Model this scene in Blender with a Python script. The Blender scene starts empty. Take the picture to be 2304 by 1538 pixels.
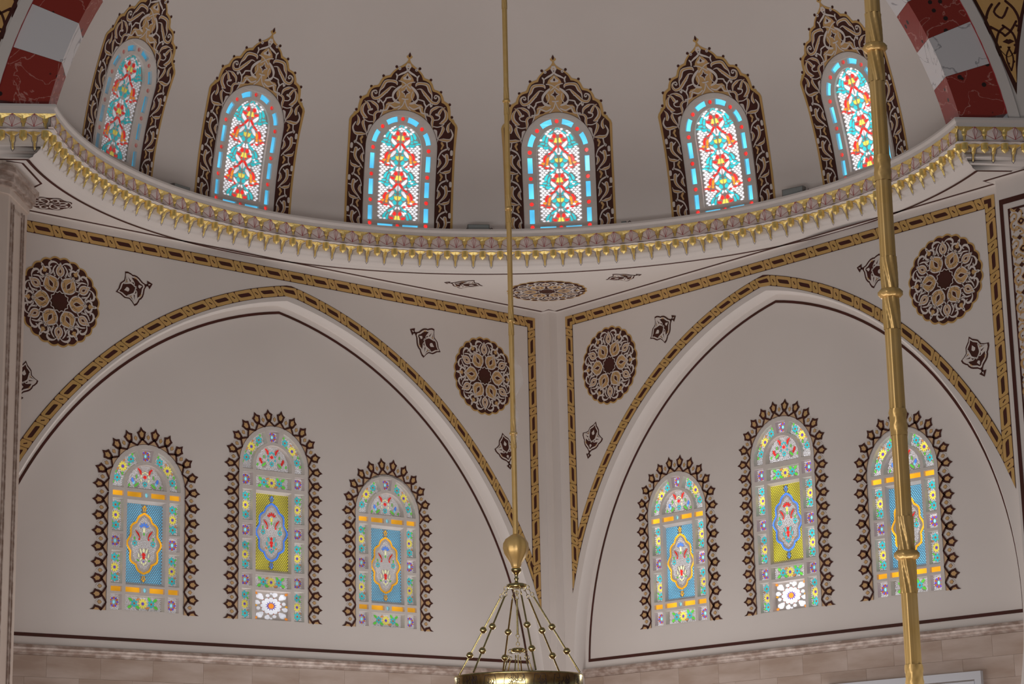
import bpy, math, random
from math import sin, cos, pi, radians, sqrt, atan2, asin, hypot
from mathutils import Vector, Matrix
from mathutils.geometry import tessellate_polygon
random.seed(7)
SC = bpy.context.scene
COL = SC.collection
# ------------------------------------------------------------------ camera
cd = bpy.data.cameras.new('camera'); cam = bpy.data.objects.new('camera', cd); COL.objects.link(cam)
cd.sensor_width = 36.0; cd.sensor_fit = 'HORIZONTAL'; cd.lens = 4882.6238 / 2304 * 36; cd.clip_end = 200
_R = Vector((0.99781, 0.062878, -0.020537)); _U = Vector((0.034419, -0.228404, 0.972958)); _F = Vector((-0.056487, 0.971534, 0.230068))
_m = Matrix((_R, _U, -_F)).transposed().to_4x4(); _m.translation = Vector((1.317924, -32.973672, -2.427931))
cam.matrix_world = _m
SC.camera = cam
# ------------------------------------------------------------------ world and light
w = bpy.data.worlds.new('world'); SC.world = w; w.use_nodes = True
w.node_tree.nodes['Background'].inputs[0].default_value = (0.97, 0.97, 1.0, 1)
w.node_tree.nodes['Background'].inputs[1].default_value = 0.08
SC.view_settings.view_transform = 'Standard'; SC.view_settings.look = 'None'
SC.view_settings.exposure = 0.0; SC.view_settings.gamma = 1.0; SC.view_settings.use_curve_mapping = False
def area(name, loc, target, size, power, color):
    l = bpy.data.lights.new(name, 'AREA'); l.shape = 'RECTANGLE'; l.size = size[0]; l.size_y = size[1]; l.energy = power; l.color = color
    o = bpy.data.objects.new(name, l); COL.objects.link(o); o.location = loc
    o.rotation_euler = (Vector(target) - Vector(loc)).to_track_quat('-Z', 'Y').to_euler()
# daylight of the unseen windows and doors low in the walls; the two hall lamps are added fills
area('left_window_daylight', (-3.2, -3.9, -2.4), (2.0, -9.1, 1.5), (6, 2.8), 198, (1.0, 0.975, 0.95))
area('right_window_daylight', (3.2, -3.9, -2.4), (-2.0, -9.1, 1.5), (6, 2.8), 198, (1.0, 0.975, 0.95))
area('hall_door_daylight', (-3, -24, -3.2), (0, -3, 4.0), (14, 2.4), 530, (1.0, 0.97, 0.94))  # added fill lamp low in the hall, brightens arch fronts and walls
area('rod_fill', (-6.5, -33.5, 0.5), (2.0, -24.0, -0.5), (3, 3), 260, (1.0, 0.95, 0.88))  # added fill lamp beside the camera, lifts the brass rods
# ------------------------------------------------------------------ materials
MATS = {}
def principled(name, col, rough=0.6, metal=0.0, emit=None, spec=0.5):
    m = bpy.data.materials.new(name); m.use_nodes = True
    b = m.node_tree.nodes['Principled BSDF']
    b.inputs['Base Color'].default_value = (*col, 1); b.inputs['Roughness'].default_value = rough; b.inputs['Metallic'].default_value = metal
    b.inputs['Specular IOR Level'].default_value = spec
    if emit:
        b.inputs['Emission Color'].default_value = (*emit[0], 1); b.inputs['Emission Strength'].default_value = emit[1]
    MATS[name] = m
    return m
def nodes(m): return m.node_tree.nodes, m.node_tree.links, m.node_tree.nodes['Principled BSDF']
def noisy(name, c1, c2, scale, rough=0.6, metal=0.0, detail=4, bump=0.0, stretch=(1, 1, 1), lo=0.35, hi=0.65, bscale=None, spec=0.5, rand=0.0):
    m = principled(name, c1, rough, metal, spec=spec); n, l, b = nodes(m)
    tc = n.new('ShaderNodeTexCoord'); mp = n.new('ShaderNodeMapping'); mp.inputs['Scale'].default_value = stretch
    t = n.new('ShaderNodeTexNoise'); t.inputs['Scale'].default_value = scale; t.inputs['Detail'].default_value = detail
    r = n.new('ShaderNodeValToRGB'); r.color_ramp.elements[0].position = lo; r.color_ramp.elements[1].position = hi
    r.color_ramp.elements[0].color = (*c1, 1); r.color_ramp.elements[1].color = (*c2, 1)
    l.new(tc.outputs['Object'], mp.inputs[0])
    if rand:
        oi = n.new('ShaderNodeObjectInfo'); va = n.new('ShaderNodeVectorMath'); va.operation = 'SCALE'; va.inputs[0].default_value = (31, 17, 23)
        vb = n.new('ShaderNodeVectorMath'); l.new(oi.outputs['Random'], va.inputs['Scale']); l.new(mp.outputs[0], vb.inputs[0]); l.new(va.outputs[0], vb.inputs[1]); l.new(vb.outputs[0], t.inputs['Vector'])
    else: l.new(mp.outputs[0], t.inputs['Vector'])
    l.new(t.outputs[0], r.inputs[0]); l.new(r.outputs[0], b.inputs['Base Color'])
    if bump:
        t2 = n.new('ShaderNodeTexNoise'); t2.inputs['Scale'].default_value = bscale or scale; t2.inputs['Detail'].default_value = 5; l.new(mp.outputs[0], t2.inputs['Vector'])
        bp = n.new('ShaderNodeBump'); bp.inputs['Strength'].default_value = bump; bp.inputs['Distance'].default_value = 0.01
        l.new(t2.outputs[0], bp.inputs['Height']); l.new(bp.outputs[0], b.inputs['Normal'])
    return m
def marble(name, base, vein, spot, vscale, spots):
    m = principled(name, base, 0.25); n, l, b = nodes(m)
    tc = n.new('ShaderNodeTexCoord'); oi = n.new('ShaderNodeObjectInfo'); va = n.new('ShaderNodeVectorMath'); va.operation = 'SCALE'; va.inputs[0].default_value = (13, 7, 19)
    vb = n.new('ShaderNodeVectorMath'); l.new(oi.outputs['Random'], va.inputs['Scale']); l.new(tc.outputs['Object'], vb.inputs[0]); l.new(va.outputs[0], vb.inputs[1])
    t = n.new('ShaderNodeTexNoise'); t.inputs['Scale'].default_value = vscale; t.inputs['Detail'].default_value = 8; t.inputs['Distortion'].default_value = 0.8
    l.new(vb.outputs[0], t.inputs['Vector'])
    mt = n.new('ShaderNodeMath'); mt.operation = 'SUBTRACT'; mt.inputs[1].default_value = 0.5; l.new(t.outputs[0], mt.inputs[0])
    ab = n.new('ShaderNodeMath'); ab.operation = 'ABSOLUTE'; l.new(mt.outputs[0], ab.inputs[0])
    r = n.new('ShaderNodeValToRGB'); r.color_ramp.elements[0].position = 0.0; r.color_ramp.elements[1].position = 0.011
    r.color_ramp.elements[0].color = (*vein, 1); r.color_ramp.elements[1].color = (*base, 1); l.new(ab.outputs[0], r.inputs[0])
    out = r.outputs[0]
    if spots:
        v = n.new('ShaderNodeTexVoronoi'); v.inputs['Scale'].default_value = 5.0; l.new(vb.outputs[0], v.inputs['Vector'])
        r2 = n.new('ShaderNodeValToRGB'); r2.color_ramp.elements[0].position = 0.14; r2.color_ramp.elements[1].position = 0.17
        r2.color_ramp.elements[0].color = (1, 1, 1, 1); r2.color_ramp.elements[1].color = (0, 0, 0, 1); l.new(v.outputs['Distance'], r2.inputs[0])
        mx = n.new('ShaderNodeMix'); mx.data_type = 'RGBA'; l.new(r2.outputs[0], mx.inputs[0]); l.new(out, mx.inputs[6]); mx.inputs[7].default_value = (*spot, 1); out = mx.outputs[2]
    l.new(out, b.inputs['Base Color']); return m
WALLC = (0.80, 0.745, 0.70)
plaster = noisy('painted_plaster', (0.79, 0.735, 0.70), (0.83, 0.775, 0.74), 0.5, 0.75, spec=0.2)
grille_m = noisy('grille_plaster', (0.76, 0.71, 0.675), (0.82, 0.77, 0.73), 6, 0.8, spec=0.2, bump=0.15, bscale=40)
line_m = principled('light_line_paint', (0.78, 0.71, 0.67), 0.7, spec=0.2)
dark = noisy('maroon_paint', (0.085, 0.022, 0.018), (0.07, 0.024, 0.014), 3, 0.6, spec=0.25)
tan = noisy('ochre_paint', (0.62, 0.40, 0.17), (0.70, 0.43, 0.20), 5, 0.6, spec=0.25)
tanp = noisy('peach_paint', (0.68, 0.44, 0.25), (0.72, 0.50, 0.30), 5, 0.6, spec=0.25)
goldp = noisy('gold_paint', (0.60, 0.385, 0.13), (0.66, 0.40, 0.15), 6, 0.5, spec=0.3)
gilt = noisy('gilding', (0.95, 0.68, 0.20), (0.98, 0.78, 0.32), 30, 0.36, 0.6, bump=0.25, bscale=60)
brass = noisy('brass', (0.86, 0.55, 0.19), (0.90, 0.60, 0.24), 12, 0.34, 0.35)
brassp = noisy('polished_brass', (0.62, 0.48, 0.20), (0.8, 0.65, 0.32), 25, 0.18, 1.0)
pinkw = noisy('pinkish_plaster', (0.90, 0.75, 0.71), (0.92, 0.80, 0.76), 8, 0.6, spec=0.3)
redl = principled('red_line_paint', (0.50, 0.05, 0.06), 0.6)
dkl = principled('dark_line_paint', (0.06, 0.035, 0.035), 0.6)
spand_m = noisy('spandrel_gold', (0.80, 0.46, 0.16), (0.85, 0.52, 0.20), 4, 0.5, spec=0.3)
red_marble = marble('red_marble', (0.34, 0.035, 0.022), (0.62, 0.28, 0.24), (0.03, 0.012, 0.01), 2.2, True)
white_marble = marble('white_marble', (0.84, 0.82, 0.84), (0.38, 0.37, 0.40), None, 1.6, False)
stone = noisy('travertine', (0.44, 0.325, 0.26), (0.58, 0.47, 0.41), 2.2, 0.45, detail=7, stretch=(0.5, 1, 2.2), lo=0.35, hi=0.62, rand=1, spec=0.4)
mould_m = noisy('brown_marble', (0.33, 0.235, 0.19), (0.62, 0.52, 0.47), 7, 0.35, detail=10, lo=0.4, hi=0.72, stretch=(1, 1, 2))
pier_m = noisy('pier_stone', (0.60, 0.48, 0.41), (0.68, 0.57, 0.50), 1.5, 0.4, stretch=(1, 1, .4))
pier_d = marble('pier_brown_marble', (0.46, 0.32, 0.27), (0.6, 0.48, 0.42), None, 0.7, False)
floor_m = noisy('carpet', (0.42, 0.26, 0.22), (0.48, 0.32, 0.28), 3, 0.9)
flood_m = principled('lamp_housing_grey', (0.22, 0.21, 0.20), 0.5, 0.3)
flood_g = principled('lamp_glass', (0.30, 0.33, 0.33), 0.15, 0.0)
pvc = principled('white_frame', (0.66, 0.67, 0.72), 0.35)
film = principled('plastic_film', (0.9, 0.9, 0.9), 0.2); nodes(film)[2].inputs['Alpha'].default_value = 0.16
blue_tint = principled('blue_tinted_plaster', (0.34, 0.47, 0.56), 0.7)
olive_tint = principled('olive_tinted_plaster', (0.50, 0.46, 0.17), 0.7)
# stained glass: lit from behind by the sky
GC = {'white': (0.93, 0.93, 1.0), 'blue': (0.12, 0.62, 1.0), 'teal': (0.04, 0.56, 0.62), 'red': (0.95, 0.035, 0.03), 'yellow': (0.95, 0.80, 0.12),
      'orange': (1.0, 0.32, 0.03), 'amber': (1.0, 0.46, 0.02), 'green': (0.13, 0.66, 0.06), 'violet': (0.16, 0.06, 0.62), 'pblue': (0.14, 0.55, 0.85),
      'pyel': (0.80, 0.70, 0.04), 'cobalt': (0.10, 0.28, 0.95), 'cream': (0.95, 0.93, 0.55), 'cyan': (0.25, 0.75, 0.9), 'rust': (0.55, 0.10, 0.03)}
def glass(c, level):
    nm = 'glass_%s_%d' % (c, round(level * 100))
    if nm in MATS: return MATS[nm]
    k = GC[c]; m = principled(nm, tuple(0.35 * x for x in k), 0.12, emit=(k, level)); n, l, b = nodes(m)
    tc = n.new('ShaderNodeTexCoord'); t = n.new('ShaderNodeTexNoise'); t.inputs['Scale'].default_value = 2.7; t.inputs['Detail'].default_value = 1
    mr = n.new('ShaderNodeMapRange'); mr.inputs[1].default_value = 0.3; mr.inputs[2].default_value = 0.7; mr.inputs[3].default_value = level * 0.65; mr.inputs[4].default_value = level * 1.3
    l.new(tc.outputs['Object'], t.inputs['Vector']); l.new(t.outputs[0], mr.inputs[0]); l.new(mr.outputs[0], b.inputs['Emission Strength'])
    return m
# ------------------------------------------------------------------ mesh tools
class MB:
    def __init__(s): s.v = []; s.f = []; s.mi = []; s.ms = []; s.sm = []
    def m(s, mat):
        if mat not in s.ms: s.ms.append(mat)
        return s.ms.index(mat)
    def add(s, pts, faces, mat, smooth=False):
        b = len(s.v); s.v += [tuple(p) for p in pts]; k = s.m(mat)
        for f in faces: s.f.append(tuple(b + i for i in f)); s.mi.append(k); s.sm.append(smooth)
    def mesh(s, name):
        me = bpy.data.meshes.new(name); me.from_pydata(s.v, [], s.f)
        for m in s.ms: me.materials.append(m)
        me.polygons.foreach_set('material_index', s.mi); me.polygons.foreach_set('use_smooth', s.sm); me.update(); return me
    def build(s, name, parent=None, loc=None, rz=0, mesh=None):
        o = bpy.data.objects.new(name, mesh or s.mesh(name)); COL.objects.link(o)
        if parent: o.parent = parent
        if loc is not None: o.location = loc
        if rz: o.rotation_euler = (0, 0, rz)
        return o
    def box(s, c, d, mat, R=None):
        x, y, z = [k / 2 for k in d]; P = [Vector((a * x, b * y, e * z)) for a in (-1, 1) for b in (-1, 1) for e in (-1, 1)]
        if R: P = [R @ p for p in P]
        s.add([p + Vector(c) for p in P], [(0, 1, 3, 2), (4, 6, 7, 5), (0, 4, 5, 1), (2, 3, 7, 6), (0, 2, 6, 4), (1, 5, 7, 3)], mat)
    # flat painted shapes: fn maps (u, v, h) to space
    def poly(s, pts, h, mat, fn, holes=()):
        loops = [[Vector((a, b, 0)) for a, b in L] for L in (pts, *holes)]
        T = tessellate_polygon(loops); A = [p for L in loops for p in L]
        s.add([fn(p.x, p.y, h) for p in A], T, mat)
    def quad(s, pts, h, mat, fn): s.add([fn(a, b, h) for a, b in pts], [tuple(range(len(pts)))], mat)
    def ring(s, o, i, h, mat, fn, clip=None):
        n = len(o)
        for k in range(n):
            q = [o[k], o[(k + 1) % n], i[(k + 1) % n], i[k]]
            if clip: q = clip(q)
            if len(q) > 2: s.quad(q, h, mat, fn)
    def stroke(s, pts, w, h, mat, fn, smooth=3, closed=False):
        P, W = spline(pts, w, smooth, closed); n = len(P); L = []; Rr = []
        for i in range(n):
            a = P[(i - 1) % n] if closed else P[max(i - 1, 0)]; b = P[(i + 1) % n] if closed else P[min(i + 1, n - 1)]
            dx, dy = b[0] - a[0], b[1] - a[1]; q = hypot(dx, dy) or 1; nx, ny = -dy / q * W[i] / 2, dx / q * W[i] / 2
            L.append((P[i][0] + nx, P[i][1] + ny)); Rr.append((P[i][0] - nx, P[i][1] - ny))
        F = [(i, i + 1, n + i + 1, n + i) for i in range(n - 1)]
        if closed: F.append((n - 1, 0, n, 2 * n - 1))
        s.add([fn(a, b, h) for a, b in L + Rr], F, mat)
        if not closed and W[0] > 0.012:
            for E, wd in ((P[0], W[0]), (P[-1], W[-1])): s.disc(E, wd / 2, h, mat, fn, 8)
    def disc(s, c, r, h, mat, fn, n=12, ry=None, rot=0.0):
        s.quad([(c[0] + r * cos(rot + 2 * pi * k / n), c[1] + (ry or r) * sin(rot + 2 * pi * k / n)) for k in range(n)], h, mat, fn)
    def ext(s, pts, h0, h1, mat, fn, inset=1.0, back=False, caps=True):
        n = len(pts); cx = sum(p[0] for p in pts) / n; cy = sum(p[1] for p in pts) / n
        q = [(cx + (a - cx) * inset, cy + (b - cy) * inset) for a, b in pts]
        s.add([fn(a, b, h0) for a, b in pts] + [fn(a, b, h1) for a, b in q], [(i, (i + 1) % n, n + (i + 1) % n, n + i) for i in range(n)], mat)
        if caps: s.poly(q, h1, mat, fn)
    def lathe(s, prof, mat, n=16, c=(0, 0, 0), arc=None, mod=None, smooth=True):
        P = []; m = len(prof)
        for r, z in prof:
            for k in range(n):
                a = 2 * pi * k / n; rr = r * (mod(a, z) if mod else 1); P.append((c[0] + rr * cos(a), c[1] + rr * sin(a), c[2] + z))
        s.add(P, [(i * n + k, i * n + (k + 1) % n, (i + 1) * n + (k + 1) % n, (i + 1) * n + k) for i in range(m - 1) for k in range(n)], mat, smooth)
    def tube(s, a, b, r, mat, n=8):
        a = Vector(a); b = Vector(b); d = (b - a).normalized(); x = d.orthogonal().normalized(); y = d.cross(x)
        s.add([p + (x * cos(2 * pi * k / n) + y * sin(2 * pi * k / n)) * r for p in (a, b) for k in range(n)], [(k, (k + 1) % n, n + (k + 1) % n, n + k) for k in range(n)], mat, True)
    def ball(s, c, r, mat, n=10, m=6):
        s.lathe([(r * sin(pi * i / m) + 1e-5, -r * cos(pi * i / m)) for i in range(m + 1)], mat, n, c)
def spline(P, w, k, closed):
    n = len(P)
    if not isinstance(w, (list, tuple)): w = [w]
    W = [w[min(int(i * (len(w) - 1) / max(n - 1, 1)), len(w) - 1)] + ((w[min(int(i * (len(w) - 1) / max(n - 1, 1)) + 1, len(w) - 1)] - w[int(i * (len(w) - 1) / max(n - 1, 1))]) * ((i * (len(w) - 1) / max(n - 1, 1)) % 1)) for i in range(n)]
    if n < 3 or k < 2: return list(P), W
    O = []; V = []
    for i in range(n if closed else n - 1):
        p0 = P[(i - 1) % n] if closed or i else P[0]; p1 = P[i]; p2 = P[(i + 1) % n]; p3 = P[(i + 2) % n] if closed or i + 2 < n else P[-1]
        for j in range(k):
            t = j / k
            O.append(tuple(0.5 * (2 * p1[c] + (p2[c] - p0[c]) * t + (2 * p0[c] - 5 * p1[c] + 4 * p2[c] - p3[c]) * t * t + (3 * p1[c] - p0[c] - 3 * p2[c] + p3[c]) * t ** 3) for c in (0, 1)))
            V.append(W[i] * (1 - t) + W[(i + 1) % n] * t)
    if not closed: O.append(tuple(P[-1])); V.append(W[-1])
    return O, V
def mir(pts): return [(-a, b) for a, b in pts]
def tag(o, label=None, cat=None, group=None, kind=None):
    if label: o['label'] = label
    if cat: o['category'] = cat
    if group: o['group'] = group
    if kind: o['kind'] = kind
    return o
def empty(name, loc, rz=0):
    o = bpy.data.objects.new(name, None); COL.objects.link(o); o.location = loc; o.rotation_euler = (0, 0, rz); o.empty_display_size = 0.1; return o
def inside(p, poly):
    x, y = p; c = False; n = len(poly)
    for i in range(n):
        x1, y1 = poly[i]; x2, y2 = poly[i - 1]
        if (y1 > y) != (y2 > y) and x < (x2 - x1) * (y - y1) / (y2 - y1) + x1: c = not c
    return c
def halfclip(a, b, c):                       # keep a*x + b*y >= c
    def f(q):
        out = []
        for i in range(len(q)):
            p, r = q[i], q[(i + 1) % len(q)]; dp = a * p[0] + b * p[1] - c; dr = a * r[0] + b * r[1] - c
            if dp >= 0: out.append(p)
            if (dp >= 0) != (dr >= 0): t = dp / (dp - dr); out.append((p[0] + (r[0] - p[0]) * t, p[1] + (r[1] - p[1]) * t))
        return out
    return f
# ------------------------------------------------------------------ the setting
S2 = sqrt(0.5)
DA = Vector((-S2, -S2, 0)); NA = Vector((S2, -S2, 0))      # left wall: direction away from the corner, direction into the room
DB = Vector((S2, -S2, 0)); NB = Vector((-S2, -S2, 0))
Z = Vector((0, 0, 1)); ZC = 5.79                            # ceiling height
fA = lambda s, z, h: DA * s + NA * h + Z * z
fB = lambda s, z, h: DB * s + NB * h + Z * z
REC = 0.2
# pointed arches: (centre s, centre z, outer radius) of the arc nearer the corner and of the far one, apex s
ARC = {'A': dict(near=(6.256, -0.796, 6.399), far=(3.927, -0.738, 6.305), apex=5.0), 'B': dict(near=(5.483, 0.15, 5.426), far=(3.159, -0.218, 5.85), apex=4.461)}
DLN = {'A': dict(near=(6.062, -0.475, 5.702), far=(4.11, -0.465, 5.673)), 'B': dict(near=(5.53, 0.158, 5.08), far=(3.622, 0.52, 4.698))}
def arcpts(w, off, zmin, n=40, D=ARC):
    """curve of the arch from the near foot over the apex to the far foot, inside the outer edge by off"""
    cn, cf = D[w]['near'], D[w]['far']
    rn, rf = cn[2] - off, cf[2] - off
    # apex: intersection of both circles
    best = min(((abs((cn[1] + sqrt(max(rn * rn - (s - cn[0]) ** 2, 0))) - (cf[1] + sqrt(max(rf * rf - (s - cf[0]) ** 2, 0)))), s) for s in [3.5 + 0.002 * i for i in range(1000)]))[1]
    def leg(c, r, sgn):
        z1 = c[1] + sqrt(max(r * r - (best - c[0]) ** 2, 0)); a1 = asin((z1 - c[1]) / r); a0 = asin(max(-0.999, (zmin - c[1]) / r)) if zmin > c[1] - r else 0
        return [(c[0] + sgn * r * cos(a0 + (a1 - a0) * i / n), c[1] + r * sin(a0 + (a1 - a0) * i / n)) for i in range(n + 1)]
    return leg(cn, rn, -1) + leg(cf, rf, 1)[::-1][1:]
P_LINK = 0.406
LO = [(.004, .15), (.035, .045), (.665, .045), (.705, .15), (.815, .85), (.775, .955), (.155, .955), (.118, .85)]
LI = [(.105, .37), (.14, .33), (.565, .33), (.61, .38), (.69, .62), (.665, .67), (.25, .67), (.195, .62)]
CO = [(.722, .15), (.76, .045), (.95, .045), (.987, .15), (1.103, .85), (1.065, .955), (.87, .955), (.832, .85)]
CI = [(.850, .42), (.860, .36), (.885, .36), (.91, .44), (.975, .58), (.965, .64), (.935, .64), (.91, .56)]
def band(mb, path, width, fn, phase=0.0, clip=None, side=1, period=P_LINK, flip=False):
    """interlaced chain border along a polyline path (outer edge); side says on which side the band lies"""
    D = [0.0]
    for a, b in zip(path, path[1:]): D.append(D[-1] + hypot(b[0] - a[0], b[1] - a[1]))
    tot = D[-1]
    N = []
    for i in range(len(path)):
        a = path[max(i - 1, 0)]; b = path[min(i + 1, len(path) - 1)]; dx, dy = b[0] - a[0], b[1] - a[1]; q = hypot(dx, dy); N.append((-dy / q * side, dx / q * side))
    def at(t, n):
        t = min(max(t, 0), tot); i = 0
        lo, hi = 0, len(D) - 2
        while lo < hi:
            mid = (lo + hi + 1) // 2
            if D[mid] <= t: lo = mid
            else: hi = mid - 1
        i = lo; k = (t - D[i]) / max(D[i + 1] - D[i], 1e-9)
        nx = N[i][0] * (1 - k) + N[i + 1][0] * k; ny = N[i][1] * (1 - k) + N[i + 1][1] * k; q = hypot(nx, ny)
        return (path[i][0] + (path[i + 1][0] - path[i][0]) * k + nx / q * n, path[i][1] + (path[i + 1][1] - path[i][1]) * k + ny / q * n)
    idc = (lambda q: q)
    cl = clip or idc
    m = max(2, int(tot / 0.09))
    for i in range(m):
        q = cl([at(tot * i / m, 0), at(tot * (i + 1) / m, 0), at(tot * (i + 1) / m, width), at(tot * i / m, width)])
        if len(q) > 2: mb.quad(q, 0.004, dark, fn)
    k = -1
    inb = lambda L, t0: all(-0.001 <= t0 + x * period <= tot + 0.001 for x, _ in L)
    while True:
        t0 = phase + k * period; k += 1
        if t0 > tot: break
        for O, I, g in ((LO, LI, 0), (CO, CI, 1)):
            f = (lambda L: [at(t0 + x * period, (1 - y if flip else y) * width) for x, y in L])
            if min(t0 + x * period for x, _ in O) > tot or max(t0 + x * period for x, _ in O) < 0: continue
            mb.ring(f(O), f(I), 0.007, goldp, fn, cl)
def front_wall(name, fn, w, smax, label, extra=None):
    inner = arcpts(w, -0.11, -1.3, D=DLN)
    inner = [p for p in inner if p[1] > -1.3]
    near_s, far_s = inner[0][0], inner[-1][0]
    outer = [(0.0, -1.3), (0.0, ZC), (smax, ZC), (smax, -1.3)]
    loop = [(0.0, -1.3), (0.0, ZC), (smax, ZC)] + ([(smax, -1.3), (far_s, -1.3)] if far_s < smax else [])
    hole = inner[::-1]
    hole = [p for p in hole if p[0] <= smax]
    if far_s >= smax: loop.append((smax, hole[0][1]))
    mb = MB(); mb.poly(loop + hole + [(near_s, -1.3)], 0, plaster, fn)
    # reveal
    n = len(inner); chf = 0.03
    ins = arcpts(w, -0.11 + chf, -1.3, D=DLN)
    mb.add([fn(a, b, 0) for a, b in inner] + [fn(a, b, -0.04) for a, b in ins] + [fn(a, b, -REC) for a, b in ins], [(i, i + 1, n + i + 1, n + i) for i in range(n - 1)] + [(n + i, n + i + 1, 2 * n + i + 1, 2 * n + i) for i in range(n - 1)], plaster, True)
    o = mb.build(name); tag(o, label, 'wall', kind='structure'); return o
wall_left = front_wall('wall_left', fA, 'A', 10.6, 'off-white plaster wall left of the corner with painted chain borders round a pointed arch and two medallions')
wall_right = front_wall('wall_right', fB, 'B', 9.2, 'off-white plaster wall right of the corner with painted chain borders round a pointed arch')
# recessed back walls inside the arches, with openings for the windows
HW, ZB = 0.592, 0.755
WIN = {'A': [(7.145, 3.0), (5.10, 3.475), (3.10, 2.955)], 'B': [(2.40, 2.985), (4.47, 3.46), (6.545, 2.965)]}
def outline(top, zb=ZB, hw=HW, n=28, cx=0.0):
    sp = top - hw
    return [(cx - hw, zb)] + [(cx - hw * cos(pi * i / n), sp + hw * sin(pi * i / n)) for i in range(n + 1)] + [(cx + hw, zb)]
for w, fn, smax, par in (('A', fA, 10.3, wall_left), ('B', fB, 9.0, wall_right)):
    mb = MB(); mb.poly([(-0.1, -1.3), (-0.1, 5.6), (smax, 5.6), (smax, -1.3)], -REC, plaster, fn, [outline(t, cx=s) for s, t in WIN[w]])
    mb.build('recess_wall', par)
    mb = MB()
    d = arcpts(w, 0.0, 0.38, D=DLN); d2 = arcpts(w, 0.038, 0.38, D=DLN)
    n = len(d); mb.add([fn(a, b, -REC + 0.004) for a, b in d] + [fn(a, b, -REC + 0.004) for a, b in d2], [(i, i + 1, n + i + 1, n + i) for i in range(n - 1)], dark)
    mb.quad([(d[0][0], 0.368), (d[-1][0], 0.368), (d[-1][0], 0.412), (d[0][0], 0.412)], -REC + 0.005, dark, fn)
    mb.build('maroon_outline', par)
    # chain borders
    mb = MB(); s0 = 0.32 if w == 'A' else 0.36; zt = 5.69
    s1 = 9.75 if w == 'A' else 8.46
    oa = arcpts(w, 0.0, -1.0); ia = arcpts(w, 0.155, -1.0)
    # vertical border meets the arch: cut it along the arch's inner edge
    def cross(path, s):
        for a, b in zip(path, path[1:]):
            if (a[0] - s) * (b[0] - s) <= 0 and a[0] != b[0]: yield a[1] + (b[1] - a[1]) * (s - a[0]) / (b[0] - a[0])
    wv = 0.16
    near = [p for p in ia if p[0] < 3 and p[1] > 0.4]
    def zat(s): return max(list(cross(ia, s)) or [0.3])
    za, zb_ = zat(s0 + 0.002), zat(s0 + wv)
    # line through (s0, za) and (s0+wv, zb_), keep above
    def above(x0, y0, x1, y1):
        a, b = -(y1 - y0), (x1 - x0)
        if b < 0: a, b = -a, -b
        return halfclip(a, b, a * x0 + b * y0)
    band(mb, [(s0, zt), (s0, min(za, zb_) - 0.1)], wv, fn, 0.30, above(s0, za, s0 + wv, zb_), side=1, period=0.405)
    zc, zd = zat(s1 - 0.002), zat(s1 - wv)
    band(mb, [(s1, zt), (s1, min(zc, zd) - 0.1)], wv, fn, 0.30, above(s1, zc, s1 - wv, zd), side=-1, period=0.405)
    ph = (5.018 - (s0 + wv)) % 0.406 if w == 'A' else 0.02
    if w == 'A': band(mb, [(s1 - wv, zt), (s0 + wv, zt)], wv, fn, 0.1, side=1)
    else: band(mb, [(s0 + wv, zt), (s1 - wv, zt)], wv, fn, 0.02, side=-1)
    for sa, sg in ((s0, 1), (s1 - wv, 1)):
        mb.quad([(sa, zt), (sa + wv, zt), (sa + wv, zt - wv), (sa, zt - wv)], 0.008, goldp, fn)
        cxs = (sa + 0.05, sa + wv) if sa == s0 else (sa, sa + wv - 0.05)
        mb.quad([(cxs[0], zt - 0.045), (cxs[1], zt - 0.045), (cxs[1], zt - 0.1), (cxs[0], zt - 0.1)], 0.010, dark, fn)
        cz = (sa + 0.05, sa + 0.105) if sa == s0 else (sa + wv - 0.105, sa + wv - 0.05)
        mb.quad([(cz[0], zt - 0.045), (cz[1], zt - 0.045), (cz[1], zt - wv), (cz[0], zt - wv)], 0.0105, dark, fn)
    lo = halfclip(1, 0, s0 + wv - 0.002); hi = halfclip(-1, 0, -(s1 - wv + 0.002))
    cut = lambda q: hi(lo(q)) if len(q) > 2 else q
    cut2 = lambda q: (lambda r: hi(r) if len(r) > 2 else r)(lo(q))
    apexi = max(range(len(oa)), key=lambda i: oa[i][1])
    half = 0.19
    pth = oa if w == 'B' else oa[::-1]
    L = 0.0; La = 0.0
    for i in range(len(pth) - 1):
        L += hypot(pth[i + 1][0] - pth[i][0], pth[i + 1][1] - pth[i][1])
        if pth[i + 1] == oa[apexi]: La = L
    band(mb, pth, 0.155, fn, (La - 0.4 * 0.406) % 0.406, cut2, side=1 if w == 'A' else -1, period=0.406)
    mb.build('painted_border', par)
# corner pilaster
mb = MB(); c = 0.155
Q = [DA * c, DA * c + DB * c, DB * c]
mb.add([Q[0] + Z * -1.3, Q[1] + Z * -1.3, Q[2] + Z * -1.3, Q[0] + Z * ZC, Q[1] + Z * ZC, Q[2] + Z * ZC], [(0, 1, 4, 3), (1, 2, 5, 4)], plaster)
tag(mb.build('pillar'), 'slim square plaster pilaster filling the corner between the two walls', 'pilaster', kind='structure')
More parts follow.
